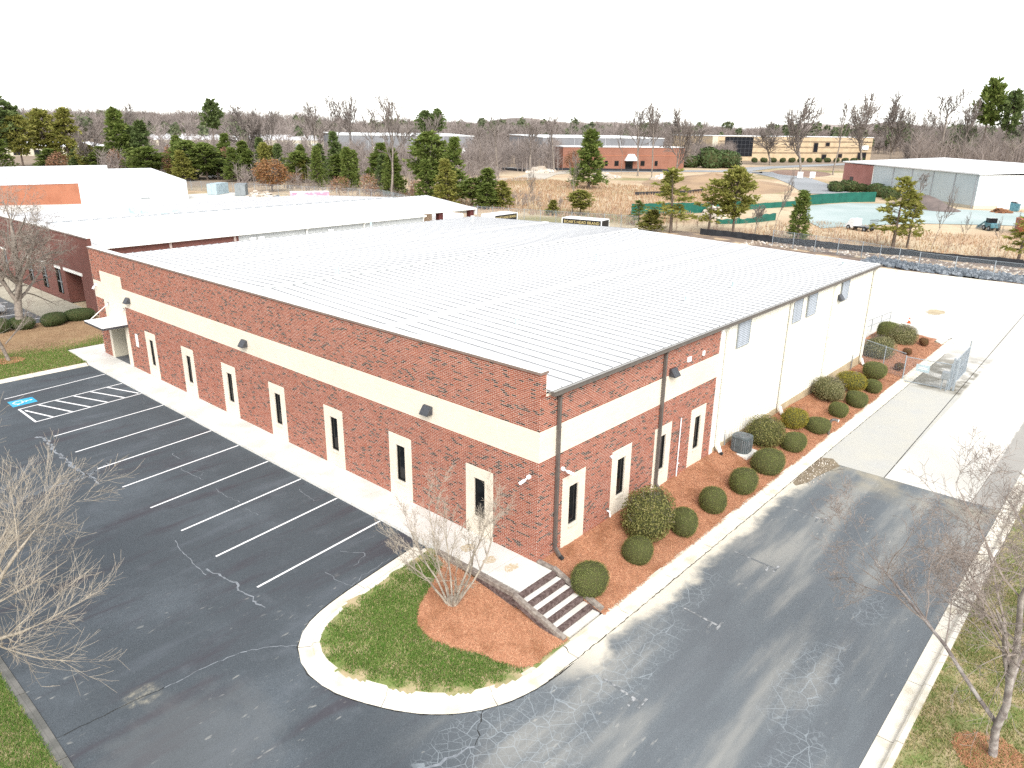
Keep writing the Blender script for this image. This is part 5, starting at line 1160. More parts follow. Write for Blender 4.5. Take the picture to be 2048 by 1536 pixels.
def rocks(name, label, n, fp, r0, r1, seed, mat='rock_blue'):
    rng = np.random.default_rng(seed); V = []; F = []
    base = np.array([(-1, -.7, -.4), (1, -.8, -.4), (.9, .8, -.4), (-.9, .8, -.4), (-.5, -.4, .6), (.6, -.5, .5), (.5, .5, .65), (-.6, .4, .5)]); fc = ((4, 5, 6, 7), (0, 1, 5, 4), (1, 2, 6, 5), (2, 3, 7, 6), (3, 0, 4, 7))
    for k in range(n):
        x, y, z = fp(rng); s_ = rng.uniform(r0, r1); a = rng.uniform(0, 6.28); c, s2 = math.cos(a), math.sin(a); q = base * s_ * rng.uniform(.7, 1.3, (8, 3)); i = len(V)
        V += [(x + v[0] * c - v[1] * s2, y + v[0] * s2 + v[1] * c, z + v[2]) for v in q]; F += [tuple(i + j for j in f) for f in fc]
    return link(name, npmesh(name, V, F), mat, kind='stuff', label=label, cat='rocks')
rocks('riprap', 'blue grey riprap stones lining the ditch behind the yard kerb', 3200, lambda g: (lambda y: (81.2 + g.uniform(0, 1) * 4.6 + max(0, y - 8) * .25, y, -.85 + g.uniform(0, .3)))(g.uniform(-20, 15)), .1, .28, 1)
rocks('stones', 'scattered pale stones on the bare bank behind the fence', 420, lambda g: (lambda y: (87.5 + g.uniform(0, 5), y, -.88))(g.uniform(-12, 34)), .06, .26, 2, 'rubble')
structure('bare_bank', grid_mesh('bare_bank', lin((80.6, 95, 14)), lin((-30, 48, 40)), lambda x, y: -.895 + .12 * math.sin(x * 1.3) * math.sin(y * .7)), nm('bank_soil', (.17, .125, .10), (.24, .18, .13), .5, .98, .5, 3))
# ---- teal pad, road, mound
structure('concrete_pad_far', npmesh('concrete_pad_far', [(x, y, -.87) for x, y in ((116, 32), (126, 38.5), (150, 47.5), (158, 49.5), (171, 45.5), (176, 39), (172, 30), (178, 14), (176, 2), (150, 2), (146, 10), (138, 21), (128, 27))], [tuple(range(13))]), 'pad_teal')
def ribbon_road(name, pts, wd, z=-.85, mat='road_grey'):
    P = catmull(pts, 4); V = []; F = []
    for i, p in enumerate(P):
        d = (P[min(i + 1, len(P) - 1)] - P[max(i - 1, 0)]).normalized(); n_ = Vector((-d.y, d.x)) * wd / 2; V += [(p.x - n_.x, p.y - n_.y, z), (p.x + n_.x, p.y + n_.y, z)]
        if i: F.append((2 * i - 2, 2 * i, 2 * i + 1, 2 * i - 1))
    return structure(name, npmesh(name, V, F), mat)
ribbon_road('access_road', [(232, 176), (262, 152), (281, 138), (290, 118), (262, 96), (232, 78), (205, 64), (196, 58)], 13)
ribbon_road('side_road', [(285, 132), (330, 138), (420, 128), (470, 110)], 12, -.845)
ribbon_road('gravel_track', [(150, 160), (178, 152), (205, 168), (236, 172)], 11, -.86, nm('gravel_pale', (.46, .42, .35), (.40, .36, .30), .1, .95))
ribbon_road('paved_apron', [(196, 225), (208, 215), (222, 204), (236, 186)], 20, -.855, 'road_grey')
def mound(name, cx, cy, rx, ry, h, mat, rot=0, n=26):
    V = []; F = []
    for j in range(9):
        for i in range(n):
            t = 2 * math.pi * i / n; u = j / 8; x, y = rx * u * math.cos(t), ry * u * math.sin(t); V.append((cx + x * math.cos(rot) - y * math.sin(rot), cy + x * math.sin(rot) + y * math.cos(rot), -1.0 + h * (1 - sm(u)) * (1 + .1 * math.sin(3 * t + j))))
    for j in range(8):
        for i in range(n): F.append((j * n + i, (j + 1) * n + i, (j + 1) * n + (i + 1) % n, j * n + (i + 1) % n))
    return structure(name, npmesh(name, V, F, True), mat)
nm('mound_grass', (.37, .255, .155), (.28, .19, .12), .12, .98, .4, 3)
mound('grassy_mound', 205, 98, 42, 24, 3.2, 'mound_grass', R(30)); mound('dirt_mound', 174, 30, 13, 6, 2.6, nm('mound_dirt', (.17, .135, .12), (.13, .105, .095), .5, .98), R(45)); mound('road_island', 300, 108, 34, 14, 1.0, nm('island_mulch_far', (.25, .165, .12), (.20, .13, .10), .1, .98), R(24))
# ================================================================== far buildings
def block(name, label, a, d, L, depth, z1, wallmat, roofmat='roof_white', over=.25, z0=-1.2, slope=0.):
    t = thing(name, label, 'building', (*a, -.9)); a = Vector(a); d = Vector(d).normalized()
    w_ = fbox(MB(), a, d, 0, L, z0, z1, 0, -depth).build('walls', wallmat, t)
    r_ = MB(); r_.hexa([fpt(a, d, -over, over, z1 + .01), fpt(a, d, L + over, over, z1 + .01), fpt(a, d, L + over, -depth - over, z1 + slope + .01), fpt(a, d, -over, -depth - over, z1 + slope + .01)], [fpt(a, d, -over, over, z1 + .35), fpt(a, d, L + over, over, z1 + .35), fpt(a, d, L + over, -depth - over, z1 + slope + .35), fpt(a, d, -over, -depth - over, z1 + slope + .35)])
    r_.build('roof', roofmat, t); return t, a, d, w_
# tan office block
dF = Vector((492.7 - 393, 137 - 196.6)); LF_ = dF.length
FB, a, d, w_ = block('office_building', 'long tan stone office building with a dark glass wall at left', (393, 196.6), dF, LF_ * .975, 45, 12.5, 'stone_tan', 'wall_white')
for z in (9.6, 6.4, 3.2): fbox(MB(), a, d, .04 * LF_, LF_ * .975, z, z + .7, .15, .0).build('stone_band', 'stone_tan_dark', FB)
fbox(MB(), a, d, .0, .03 * LF_, -1, 12.3, .25, 0).build('pale_end', 'wall_cream', FB)
gw = fbox(MB(), a, d, .072 * LF_, .235 * LF_, 1.5, 12.2, .3, .05).build('glass_wall', 'glass_tower', FB)
for k in range(1, 7): fbox(MB(), a, d, (.072 + .0235 * k) * LF_ - .1, (.072 + .0235 * k) * LF_ + .1, 1.5, 12.2, .38, .301).build('mullion', 'metal_dark', gw)
for z in (3.6, 5.8, 8.0, 10.2): fbox(MB(), a, d, .072 * LF_, .235 * LF_, z, z + .15, .36, .302).build('transom', 'metal_dark', gw)
for t0, t1, z0, z1 in ((.452, .479, 7.4, 9.4), (.60, .63, 3.7, 9.5), (.673, .702, 7.2, 9.8), (.658, .690, -.5, 2.9), (.885, .945, -.6, 4.1), (.76, .79, .5, 3.2), (.335, .36, 7.4, 9.4)):
    wn = fbox(MB(), a, d, t0 * LF_, t1 * LF_, z0, z1, .25, .16).build('window', 'stone_tan_dark', FB); fbox(MB(), a, d, t0 * LF_ + .3, t1 * LF_ - .3, z0 + .3, z1 - .3, .30, .251).build('pane', 'glass_tower', wn)
fbox(MB(), a, d, .892 * LF_, .949 * LF_, 5.4, 7.9, .5, .2).build('blank_sign_board', 'white_plastic', FB)
for k in range(13):
    tt = .10 + k * .052; p = fpt(a, d, tt * LF_, 26, 0); bush('far', p[0], p[1], -.8, 1.7, 1.5, '%s clipped shrub from the left in the row along the tan office' % ('first second third fourth fifth sixth seventh eighth ninth tenth eleventh twelfth thirteenth'.split()[k]), 'shrub row at the tan office', rot=k)
# brick office with awning, grey warehouse behind it
dD = Vector((47, -32)); LD = dD.length
DB, a, d, w_ = block('brick_office', 'brick office with a white entrance awning in front of grey sheds', (241, 186.5), dD, LD * .985, 16, 8.0, 'brick_far_wall', 'wall_white')
for t0, t1 in ((.20, .225), (.334, .357), (.411, .445), (.623, .657), (.74, .765)):
    wn = fbox(MB(), a, d, t0 * LD, t1 * LD, .4, 2.5, .12, .0).build('window', 'frame_black', DB); fbox(MB(), a, d, t0 * LD + .12, t1 * LD - .12, .52, 2.38, .16, .121).build('pane', 'glass_dark', wn)
fbox(MB(), a, d, 0, LD * .985, 4.55, 4.8, .1, 0).build('pale_course', 'brick_orange_wall', DB)
dr = fbox(MB(), a, d, .50 * LD, .56 * LD, -.9, 2.4, .15, 0).build('door', 'glass_dark', DB)
c0, c1 = .488 * LD, .59 * LD; MB().hexa([fpt(a, d, c0, 2.4, 2.6), fpt(a, d, c1, 2.4, 2.6), fpt(a, d, c1, .1, 2.6), fpt(a, d, c0, .1, 2.6)], [fpt(a, d, c0 + 1.6, .9, 5.3), fpt(a, d, c1 - 1.6, .9, 5.3), fpt(a, d, c1 - 1.6, .1, 5.3), fpt(a, d, c0 + 1.6, .1, 5.3)]).build('awning', 'white_plastic', DB)
EB, a, d, w_ = block('grey_shed', 'long grey metal shed rising behind the brick office', (333, 273), (70, -39.3), 80, 60, 10.4, 'wall_grey', 'wall_white', slope=1.0)
for k in range(1, 8): fbox(MB(), a, d, 10 * k - .2, 10 * k + .2, 5, 10.3, .2, .0).build('downspout', 'wall_lightgrey', EB)
CB, a, d, w_ = block('grey_warehouse', 'wide dark grey warehouse behind the bare trees at centre left', (247.9, 355.2), (72.6, -38.8), 82, 60, 10.4, 'wall_grey', 'wall_white', slope=1.0)
for k in range(1, 9): fbox(MB(), a, d, 9 * k - .15, 9 * k + .15, 0, 10.3, .2, .0).build('pilaster', 'wall_lightgrey', CB)
for k in (2, 5, 8): fbox(MB(), a, d, 9 * k + 2, 9 * k + 5, -.9, 4.0, .25, .0).build('dock_door', 'white_plastic', CB)
AB, a, d, w_ = block('white_roof_warehouse', 'low white roofed warehouse half hidden by trees at far left', (60, 440), (88, -15), 92, 50, 3.4, 'wall_cream', 'roof_white', slope=1.2); 
for k in range(6): fbox(MB(), a, d, 30 + 9 * k, 33 + 9 * k, -.5, 2.0, .2, 0).build('window', 'glass_tower', AB)
AB2, a, d, w_ = block('white_roof_shed', 'second white roof just above the low warehouse at far left', (40, 500), (60, -8), 60, 40, 5.5, 'wall_cream', 'roof_white', slope=1.0)
fbox(MB(), a, d, 5, 12, 0, 3, .2, 0).build('door', 'glass_tower', AB2)
BB, a, d, w_ = block('distant_warehouse', 'distant cream warehouse with bright white roof behind the pine row', (206, 500), (95, -40), 118, 70, 5.6, 'wall_cream', 'roof_white', slope=2.8)
for k in range(9): fbox(MB(), a, d, 8 + 12 * k, 11 + 12 * k, -.5, 3.4, .25, 0).build('dock_door', 'wall_steel', BB)
# right warehouse: pink brick end then pale metal
P0, P1 = Vector((226, 66)), Vector((179, 21)); dG = (P1 - P0).normalized(); LG = (P1 - P0).length; GB_ = thing('pale_metal_warehouse', 'pale metal warehouse with a pink brick end at the right', 'building', (200, 45, -.9))
fbox(MB(), P0, dG, 0, .278 * LG, -1.2, 6.25, 0, -30).build('brick_end', 'brick_pink_wall', GB_); fbox(MB(), P0, dG, .282 * LG, LG, -.3, 6.45, 0, -30.1).build('metal_wall', 'wall_steel', GB_); fbox(MB(), P0, dG, .279 * LG, LG - .02, -1.3, -.302, -.02, -30).build('foundation', 'wall_cream', GB_)
for k, tt in enumerate((.28, .446, .585, .731, .868, .99)): fbox(MB(), P0, dG, tt * LG - .12, tt * LG + .12, -1 if k else -1.1, 6.3, .15, .005).build('downspout', 'trim_white' if k == 0 else 'wall_lightgrey', GB_)
wn = fbox(MB(), P0, dG, .074 * LG, .105 * LG, .4, 2.6, .1, .0).build('window', 'frame_black', GB_)
n2 = Vector((-dG.y, dG.x)); P2 = P1
fbox(MB(), P1, n2 if n2.x > 0 else -n2, .02, 30, -.3, 6.45, .05 if n2.x > 0 else -.05, 0).build('end_wall', 'wall_white', GB_)
q = [fpt(P0, dG, -.5, .5, 6.5), fpt(P0, dG, LG + .5, .5, 6.5), fpt(P0, dG, LG + .5, -31, 7.6), fpt(P0, dG, -.5, -31, 7.9)]; MB().hexa(q, [(x, y, z + .3) for x, y, z in q]).build('roof', 'roof_white', GB_)
e = n2 if n2.x > 0 else -n2
fbox(MB(), P1, e, 5.5, 11, -.9, 3.2, .12 if n2.x > 0 else -.12, .051 if n2.x > 0 else -.051).build('dock_door', 'white_plastic', GB_)
for i, (x, y, s_) in enumerate(((205.9, 60.7, 2.2), (210, 58.5, 2.4), (212.9, 56.0, 1.7), (205, 50, 2.3), (196, 45.5, 2.2), (190, 41.5, 2.0))):
    bush('far', x, y, -.9, s_, s_ * .8, ('dark evergreen shrub at the corner of the pink brick end', 'tall dark shrub beneath the narrow window of the pink brick end', 'low dark shrub right of the pink brick corner', 'dark shrub hugging the pale wall behind the green screen', 'dark shrub partly hidden behind the yellow green pine', 'last dark shrub along the pale metal wall')[i], None, i)
for i, (x, y, s_, r_, lab) in enumerate(((306.8, 152.3, 5.5, 5.6, 'large rounded evergreen bush at the road bend'), (315, 147.5, 5.2, 4.8, 'second large evergreen bush at the road bend'), (303, 160, 4.0, 3.4, 'dark evergreen left of the two large bushes'), (296, 165, 3.2, 2.4, 'small evergreen beside the brick office end'))): bush('far', x, y, -.9, s_, r_, lab, None, i)
def car(label, x, y, rz, mat):
    t = thing('parked_car', label, 'car', (x, y, Hg(x, y)), rz, 'parked cars')
    b = MB(); b.hexa([(-2.2, -.88, .3), (2.2, -.88, .3), (2.2, .88, .3), (-2.2, .88, .3)], [(-2.1, -.85, .85), (2.15, -.82, .78), (2.15, .82, .78), (-2.1, .85, .85)]); b.build('body', mat, t, local=True, bevel=.08)
    MB().hexa([(-1.7, -.78, .84), (1.0, -.78, .84), (1.0, .78, .84), (-1.7, .78, .84)], [(-1.2, -.62, 1.45), (.2, -.62, 1.45), (.2, .62, 1.45), (-1.2, .62, 1.45)]).build('cabin', 'car_glass', t, local=True)
    MB().box(-1.2, -.63, 1.45, .2, .63, 1.49).build('roof', mat, t, local=True)
    for sx_ in (-1.35, 1.4):
        for sy in (-.82, .82): MB().tube((sx_, sy - .1, .33), (sx_, sy + .1, .33), .33, .33, 12).build('wheel', 'black_rubber', t, local=True)
    for sy in (-.6, .6): MB().box(2.14, sy - .18, .58, 2.2, sy + .18, .72).build('headlight', 'white_plastic', t, local=True); 
for i, (x, y, rz, m_, lab) in enumerate(((91, 227.4, .6, 'car_silver', 'silver car under the pines left of the brown tree'), (100.8, 216.9, .5, 'car_white', 'white car parked under the rightmost green pines'), (96.5, 221.5, .55, 'car_dark', 'dark car between the two pale parked cars'), (84, 236, .6, 'car_white', 'white car glimpsed behind the leftmost pine trunks'), (-3.2, 56.8, 0, 'car_silver', 'silver car at the left edge in front of the dark brick building'), (-3.4, 59.6, 0, 'car_dark', 'dark car behind the big bare tree'))): car(lab, x, y, rz, m_)
# ---- materials yard bits
pile('debris_pile', 'white heap of bags inside the green screen', 125.5, 57.0, 3.0, 2.0, 5, n=50); pile('debris_pile', 'pale heap behind the torn green screen by the pines', 117.5, 53.5, 3.2, 1.2, 6, n=60); pile('debris_pile', 'broken concrete heap near the far brick office', 214, 176, 7, 2.2, 7, n=70); pile('debris_pile', 'white rubble heap in the dry field right of the tall pine', 205, 140, 6, 2.0, 8, n=70); pile('debris_pile', 'white bagged rubble below the brick office awning', 214, 122, 5, 2.0, 9, n=60)
t = thing('flatbed_truck', 'small white flatbed truck with black ramps on the pad edge', 'truck', (118.2, 25.9, -.9), R(65)); MB().box(-2.2, -1, .5, 1.0, 1, .7).build('flatbed', 'frame_black', t, local=True); MB().hexa([(1.05, -.95, .4), (2.9, -.95, .4), (2.9, .95, .4), (1.05, .95, .4)], [(1.05, -.85, 1.9), (2.0, -.8, 1.9), (2.0, .8, 1.9), (1.05, .85, 1.9)]).build('cab', 'car_white', t, local=True)
for k in range(5): MB().box(-2.3 - .02 * k, -.9, .75 + .3 * k, -2.2, .9, .85 + .3 * k).build('ramp_rung', 'metal_dark', t, local=True)
for x in (-1.3, 2.1):
    for y in (-.85, .85): wheel(t, x, y, .4)
t = thing('skip_container', 'orange red skip container at the right picture edge', 'skip', (135, 4.5, -.9), R(20)); MB().hexa([(-2.6, -1.2, .1), (2.6, -1.2, .1), (2.6, 1.2, .1), (-2.6, 1.2, .1)], [(-3, -1.25, 2.4), (3, -1.25, 2.4), (3, 1.25, 2.4), (-3, 1.25, 2.4)]).build('body', 'dumpster_orange', t, local=True)
for x in (-2, -1, 0, 1, 2): MB().box(x - .06, -1.33, .2, x + .06, -1.2, 2.3).build('rib', 'dumpster_orange', t, local=True)
t = thing('skid_loader', 'small blue machine parked on the pad beside the orange skip', 'loader', (135.8, 10, -.9), R(40)); MB().box(-1.5, -.8, .5, .6, .8, 1.3).build('body', 'machine_blue', t, local=True, bevel=.1); MB().box(-.6, -.7, 1.3, .5, .7, 2.1).build('cab', 'car_glass', t, local=True, bevel=.05); MB().bar((.3, .85, 1.5), (2.2, .85, .4), .15, .2).bar((.3, -.85, 1.5), (2.2, -.85, .4), .15, .2).build('lift_arms', 'machine_blue', t, local=True)['kind'] = 'stuff'; MB().hexa([(2.1, -.9, .1), (2.8, -.9, .05), (2.8, .9, .05), (2.1, .9, .1)], [(2.1, -.9, .7), (2.3, -.9, .7), (2.3, .9, .7), (2.1, .9, .7)]).build('bucket', 'metal_grey', t, local=True)
for x in (-1, .4):
    for y in (-.75, .75): wheel(t, x, y, .42)
t = thing('waste_bin', 'dark blue waste bin against the white loading end wall', 'bin', (180.5, 13.3, -.9)); MB().hexa([(-1, -.8, 0), (1, -.8, 0), (1, .8, 0), (-1, .8, 0)], [(-1.1, -.9, 1.5), (1.1, -.9, 1.5), (1.1, .9, 1.9), (-1.1, .9, 1.9)]).build('bin', 'machine_blue', t, local=True); MB().box(-1.12, -.5, 1.9, 1.12, .92, 1.98).build('lid', 'frame_black', t, local=True)
pile('pallet_pile', 'timber pallets stacked below the loading door', 174, 14.6, 2.6, 1.2, 11, 'leaf_rust', 40)
for i, (x, y, lab) in enumerate(((262, 93, 'white utility cabinet on the mulched road island'), (266, 90, 'second white utility cabinet on the mulched road island'))):
    t = thing('utility_cabinet', lab, 'cabinet', (x, y, -.2)); MB().box(-.9, -.7, -.6, .9, .7, 1.5).build('cabinet', 'white_plastic', t, local=True, bevel=.05); MB().box(-.92, -.72, 1.5, .92, .72, 1.58).build('lid', 'trim_white', t, local=True)
# ================================================================== trees behind the buildings
def pine_meshes(seed, base, prof, levels, per, clumps, nl, leafl):
    """10 m tall, about 4 m wide; prof(u) = crown radius factor at height fraction u"""
    rng = random.Random(seed); nr = np.random.default_rng(seed); tb = MB(); P = []; D = []
    bend = Vector((rng.uniform(-.3, .3), rng.uniform(-.3, .3)))
    def axis(z): u = z / 10; return Vector((bend.x * u * u, bend.y * u * u, z))
    for k in range(8): tb.tube(axis(10 * k / 8), axis(10 * (k + 1) / 8), .15 * (1 - k / 8.6), .15 * (1 - (k + 1) / 8.6), 7, False)
    for i in range(levels):
        for j in range(per):
            u = min(.985, max(base, base + (1 - base) * (i + rng.uniform(-.8, .8)) / levels)); z = 10 * u; R_ = 2.0 * prof((u - base) / (1 - base))
            if rng.random() < .12: continue
            a = rng.uniform(0, 6.283); L = R_ * rng.uniform(.55, 1.15); el = rng.uniform(-.15, .65) + .5 * (u - .4); d = Vector((math.cos(a) * math.cos(el), math.sin(a) * math.cos(el), math.sin(el))); p = axis(z); q = p + d * L
            if L > .5: tb.tube(p, q, .032, .012, 3, False)
            for c in range(clumps):
                t = 1 - c / clumps * .7 * rng.uniform(.7, 1.1); e = p.lerp(q, t) + Vector((rng.gauss(0, .12), rng.gauss(0, .12), rng.gauss(0, .10)))
                for k in range(nl): P.append(e); D.append(d + Vector((0, 0, .35)))
    for k in range(10 * nl): P.append(axis(9.9 - .08 * (k % 10))); D.append(Vector((0, 0, 1)))
    P = np.array([tuple(v) for v in P]); D = np.array([tuple(v) for v in D]); m = len(P)
    d = D + nr.normal(0, .75, (m, 3)); d /= np.linalg.norm(d, axis=1)[:, None]; s_ = np.cross(d, nr.normal(0, 1, (m, 3))); s_ /= np.linalg.norm(s_, axis=1)[:, None] + 1e-9
    l = (leafl * nr.uniform(.6, 1.3, m))[:, None]; V = np.stack([P - s_ * l * .12, P + d * l * .5 - s_ * l * .22, P + d * l, P + d * l * .5 + s_ * l * .22], 1).reshape(-1, 3)
    return tb.mesh('trunk', smooth=True), npmesh('crown', V, np.arange(m * 4).reshape(-1, 4))
PV = {'cone': pine_meshes(1, .10, lambda u: (1 - u) ** .75 * .98 + .04, 26, 9, 4, 5, .52), 'column': pine_meshes(2, .05, lambda u: .8 * (1 - u) ** .45 + .06, 28, 9, 4, 5, .48),
      'round': pine_meshes(3, .30, lambda u: (1.15 * math.sin(math.pi * min(1, u * .82 + .16))) ** .8 if u < 1 else .1, 18, 11, 4, 6, .52), 'tall': pine_meshes(4, .55, lambda u: .85 * math.sin(math.pi * (.2 + .75 * u)) + .05, 13, 9, 4, 7, .55),
      'open': pine_meshes(6, .22, lambda u: (1 - u) ** .6 * 1.05 * (.6 + .4 * math.sin(u * 21)) + .08, 13, 6, 4, 5, .52)}
PC = {}
def pine(kind, mat, x, y, h, wd, label, group=None, rz=None):
    key = (kind, mat)
    if key not in PC:
        tr, cr = PV[kind]; tr = tr.copy(); cr = cr.copy(); tr.materials.append(M['bark_brown']); cr.materials.append(M[mat]); PC[key] = (tr, cr)
    t = thing('pine_tree', label, 'pine tree', (x, y, Hg(x, y)), (x * 1.7 + y) % 6.28 if rz is None else rz, group, (wd / 3.6, wd / 3.6, h / 10))
    link('trunk', PC[key][0], None, t); link('crown', PC[key][1], None, t)
G1 = 'evergreens behind the white building'; G2 = 'pines along the storage yard fence'; G3 = 'pines beside the rear fence'
for a in [('round', 'needles_dark', 71.9, 315.8, 23.8, 13, 'tall dark pine cut by the left picture edge', G1), ('round', 'needles_olive', 76, 312, 18.1, 9.5, 'olive pine second from the left edge', G1), ('round', 'needles_olive', 86.6, 319.9, 20.1, 10, 'faded olive pine above the low white roof', G1),
          ('cone', 'needles_olive', 93.1, 315.6, 20.9, 12.5, 'bright olive pine with a pointed top above the low white roof', G1), ('cone', 'needles_green', 88.9, 255.9, 20.4, 10.5, 'tallest dark green evergreen right of the low white roof', G1), ('cone', 'needles_dark', 94.6, 251.8, 16.6, 9, 'dark evergreen leaning beside the tallest one', G1),
          ('cone', 'needles_green', 72.8, 274.7, 7.5, 9, 'low green evergreen above the orange brick wall', G1), ('cone', 'needles_dark', 78.9, 263.1, 8.0, 8.5, 'small dark evergreen in front of the low warehouse', G1), ('round', 'needles_green', 80.7, 251.3, 7.0, 8, 'low spreading evergreen above the white roof corner', G1),
          ('round', 'needles_green', 84.9, 225.8, 8.9, 9, 'green pine with bare lower trunks beside the silver car', G1), ('cone', 'needles_green', 84.4, 235.5, 8.6, 7.5, 'green pine just left of the silver car', G1), ('round', 'needles_green', 92.2, 214.3, 11.0, 10, 'wide bright green pine between two brown trees', G1),
          ('cone', 'needles_olive', 87.8, 209.1, 8.5, 6.5, 'lighter green pine in front of the wide bright one', G1), ('round', 'needles_green', 95.0, 209.3, 10.4, 8.5, 'green pine above the white parked car', G1), ('cone', 'needles_green', 103.6, 202.7, 11.2, 7, 'green pine right of the tall brown oak', G1), ('column', 'needles_dark', 108, 190, 10.5, 4.8, 'dark narrow evergreen left of the bare yard trees', G2),
          ('column', 'needles_green', 117.4, 192.1, 10.2, 4.8, 'narrow green cedar right of the orange brown tree', G2), ('column', 'needles_green', 104.3, 165.2, 10.4, 4.4, 'slim green cedar above the pink trailer', G2), ('cone', 'needles_dark', 116.4, 173.2, 14.1, 6, 'taller dark cedar behind the pink trailer', G2), ('column', 'needles_green', 104.5, 151.4, 10.5, 5.2, 'green cedar right of the pink trailer', G2),
          ('cone', 'needles_green', 119.8, 157.7, 11.4, 7.8, 'broad green pine left of the tallest bare tree', G2), ('cone', 'needles_green', 101.6, 129.8, 10.9, 5.6, 'green pine right below the tallest bare tree', G2), ('round', 'needles_green', 102.6, 118.3, 14.4, 8.4, 'tall round headed pine group at the middle of the row', G2), ('cone', 'needles_green', 100.7, 108.4, 13.6, 6.4, 'tall pointed pine right of the round headed one', G2),
          ('cone', 'needles_olive', 94.3, 103.4, 9.4, 5.6, 'lighter pine in front of the tall pointed one', G2), ('round', 'needles_green', 98.4, 99.9, 5.6, 5.6, 'low green pine above the loading canopy end', G2), ('cone', 'needles_green', 99.3, 96.2, 7.8, 6, 'bushy green pine left of the first black truck', G2), ('cone', 'needles_olive', 100.2, 92.6, 5.4, 4.4, 'small olive pine behind the first black truck', G2),
          ('cone', 'needles_green', 157.9, 112.5, 15.6, 9.4, 'solitary tall green pine in front of the brick office', None), ('round', 'needles_olive', 101.4, 73.4, 4.6, 4.4, 'small rounded pine below the solitary tall pine', None), ('cone', 'needles_olive', 97.4, 77.1, 2.8, 2.8, 'tiny pine in the dry grass behind the trucks', None),
          ('open', 'needles_olive', 91.3, 47.5, 10.0, 7.4, 'open branched pine in front of the green screen left end', G3), ('open', 'needles_olive', 95.4, 42.8, 8.4, 6, 'lower of the twin pines before the mound', G3), ('round', 'needles_olive', 98.4, 40.0, 10.1, 5.4, 'taller of the twin pines before the mound', G3), ('column', 'needles_green', 99.1, 29.6, 7.2, 3.4, 'small narrow pine standing alone before the pale pad', G3),
          ('open', 'needles_olive', 100.6, 16.0, 9.8, 6.4, 'large yellow green pine in front of the pale pad', G3), ('open', 'needles_olive', 101.9, 14.4, 7.4, 4.2, 'smaller pine just right of the large yellow green one', G3), ('open', 'needles_olive', 98.5, .1, 5.8, 4.8, 'pine cut by the right picture edge at the fence', G3), ('open', 'needles_green', 96.1, 56.7, 4.2, 3.4, 'little pine at the left end of the green screen', G3), ('cone', 'needles_olive', 90.5, 50.8, 3.4, 4.2, 'low bushy pine left of the open branched one', G3),
          ('cone', 'needles_green', 66, 300, 10, 8, 'low green pine at the left picture edge under the tall dark one', G1), ('cone', 'needles_dark', 98, 268, 15, 8, 'dark pine behind the pair of dark evergreens', G1), ('column', 'needles_green', 101, 240, 12, 6, 'green pine rising behind the narrow pinkish brown tree', G1), ('cone', 'needles_green', 108, 222, 13, 7, 'dark topped pine behind the wide bright green one', G1), ('cone', 'needles_green', 98, 198, 9.5, 6.5, 'green pine between the brown oak and the orange tree', G1), ('cone', 'needles_dark', 112, 206, 12, 6, 'dark pine behind the tall brown oak', G1),
          ('cone', 'needles_olive', 110, 182, 8.5, 5.5, 'olive pine left of the narrow green cedar', G2), ('column', 'needles_green', 112, 160, 9.5, 5, 'green cedar between the pink trailer and the broad pine', G2), ('column', 'needles_dark', 108, 142, 9.0, 5, 'dark cedar just left of the broad green pine', G2), ('cone', 'needles_green', 106, 136, 9.5, 5.5, 'green pine tucked behind the tallest bare tree', G2), ('cone', 'needles_green', 96.5, 112, 9, 5.5, 'green pine between the round headed and the pointed pine', G2), ('cone', 'needles_green', 97, 94.5, 5, 5, 'bushy low pine hugging the rear fence', G2),
          ('tall', 'needles_green', 375.5, 58.1, 37.2, 12, 'very tall pine with a bare trunk at the upper right', None), ('tall', 'needles_dark', 373.9, 49.8, 32.4, 9, 'tall dark pine right of the bare trunked one', None), ('round', 'needles_dark', 361.1, 68.4, 12.6, 11, 'dark evergreen behind the pale warehouse roof', None), ('tall', 'needles_dark', 171.4, 349.6, 26.6, 10, 'round topped pine standing above the left skyline', None), ('tall', 'needles_dark', 305, 344, 24.7, 11, 'left one of two pines above the grey warehouse', None), ('tall', 'needles_dark', 312.9, 339.9, 25.7, 9, 'right one of two pines above the grey warehouse', None)]: pine(*a)
rg = random.Random(77)
for k in range(16):
    u = k / 15; pine(('cone', 'round', 'cone', 'column')[k % 4], ('needles_green', 'needles_dark', 'needles_green', 'needles_olive')[(k * 3 + k // 4) % 4], 79 + 36 * u + rg.uniform(-3, 3), 262 - 88 * u + rg.uniform(-5, 5), rg.uniform(6.5, 11), rg.uniform(5.5, 8), '%s bushy evergreen from the left in the dense row behind the storage yard' % 'first second third fourth fifth sixth seventh eighth ninth tenth eleventh twelfth thirteenth fourteenth fifteenth sixteenth'.split()[k], 'infill evergreens behind the storage yard')
# bare trees: five shapes shared, nominal 10 m
cw = dict(seg=[8, 5, 4, 2], wig=.09, up=[.02, .10, .08, .05], tap=.35, start=[.4, .3, .34], kids=[2, 2, 1], ang=(.4, .9), len=.52, rad=.60, min=.050, skip=.12)
cs = dict(cw, start=[.5, .3, .3], kids=[2, 2, 1], ang=(.35, .75), len=.42)
cx = dict(cw, seg=[5, 5, 4, 3], start=[.4, .2, .2], kids=[2, 2, 2], ang=(.4, .9), len=.66, wig=.11)
def scaled(ms, h=10., wd=4.6):
    for me in ms: pass
    zs = [v.co.z for v in ms[1].vertices]; zmax = max(zs); xs = [math.hypot(v.co.x, v.co.y) for v in ms[1].vertices]; xs.sort(); r = xs[int(len(xs) * .97)]
    mt = Matrix.Diagonal((wd / 2 / r, wd / 2 / r, h / zmax, 1))
    for me in ms: me.transform(mt)
    return ms
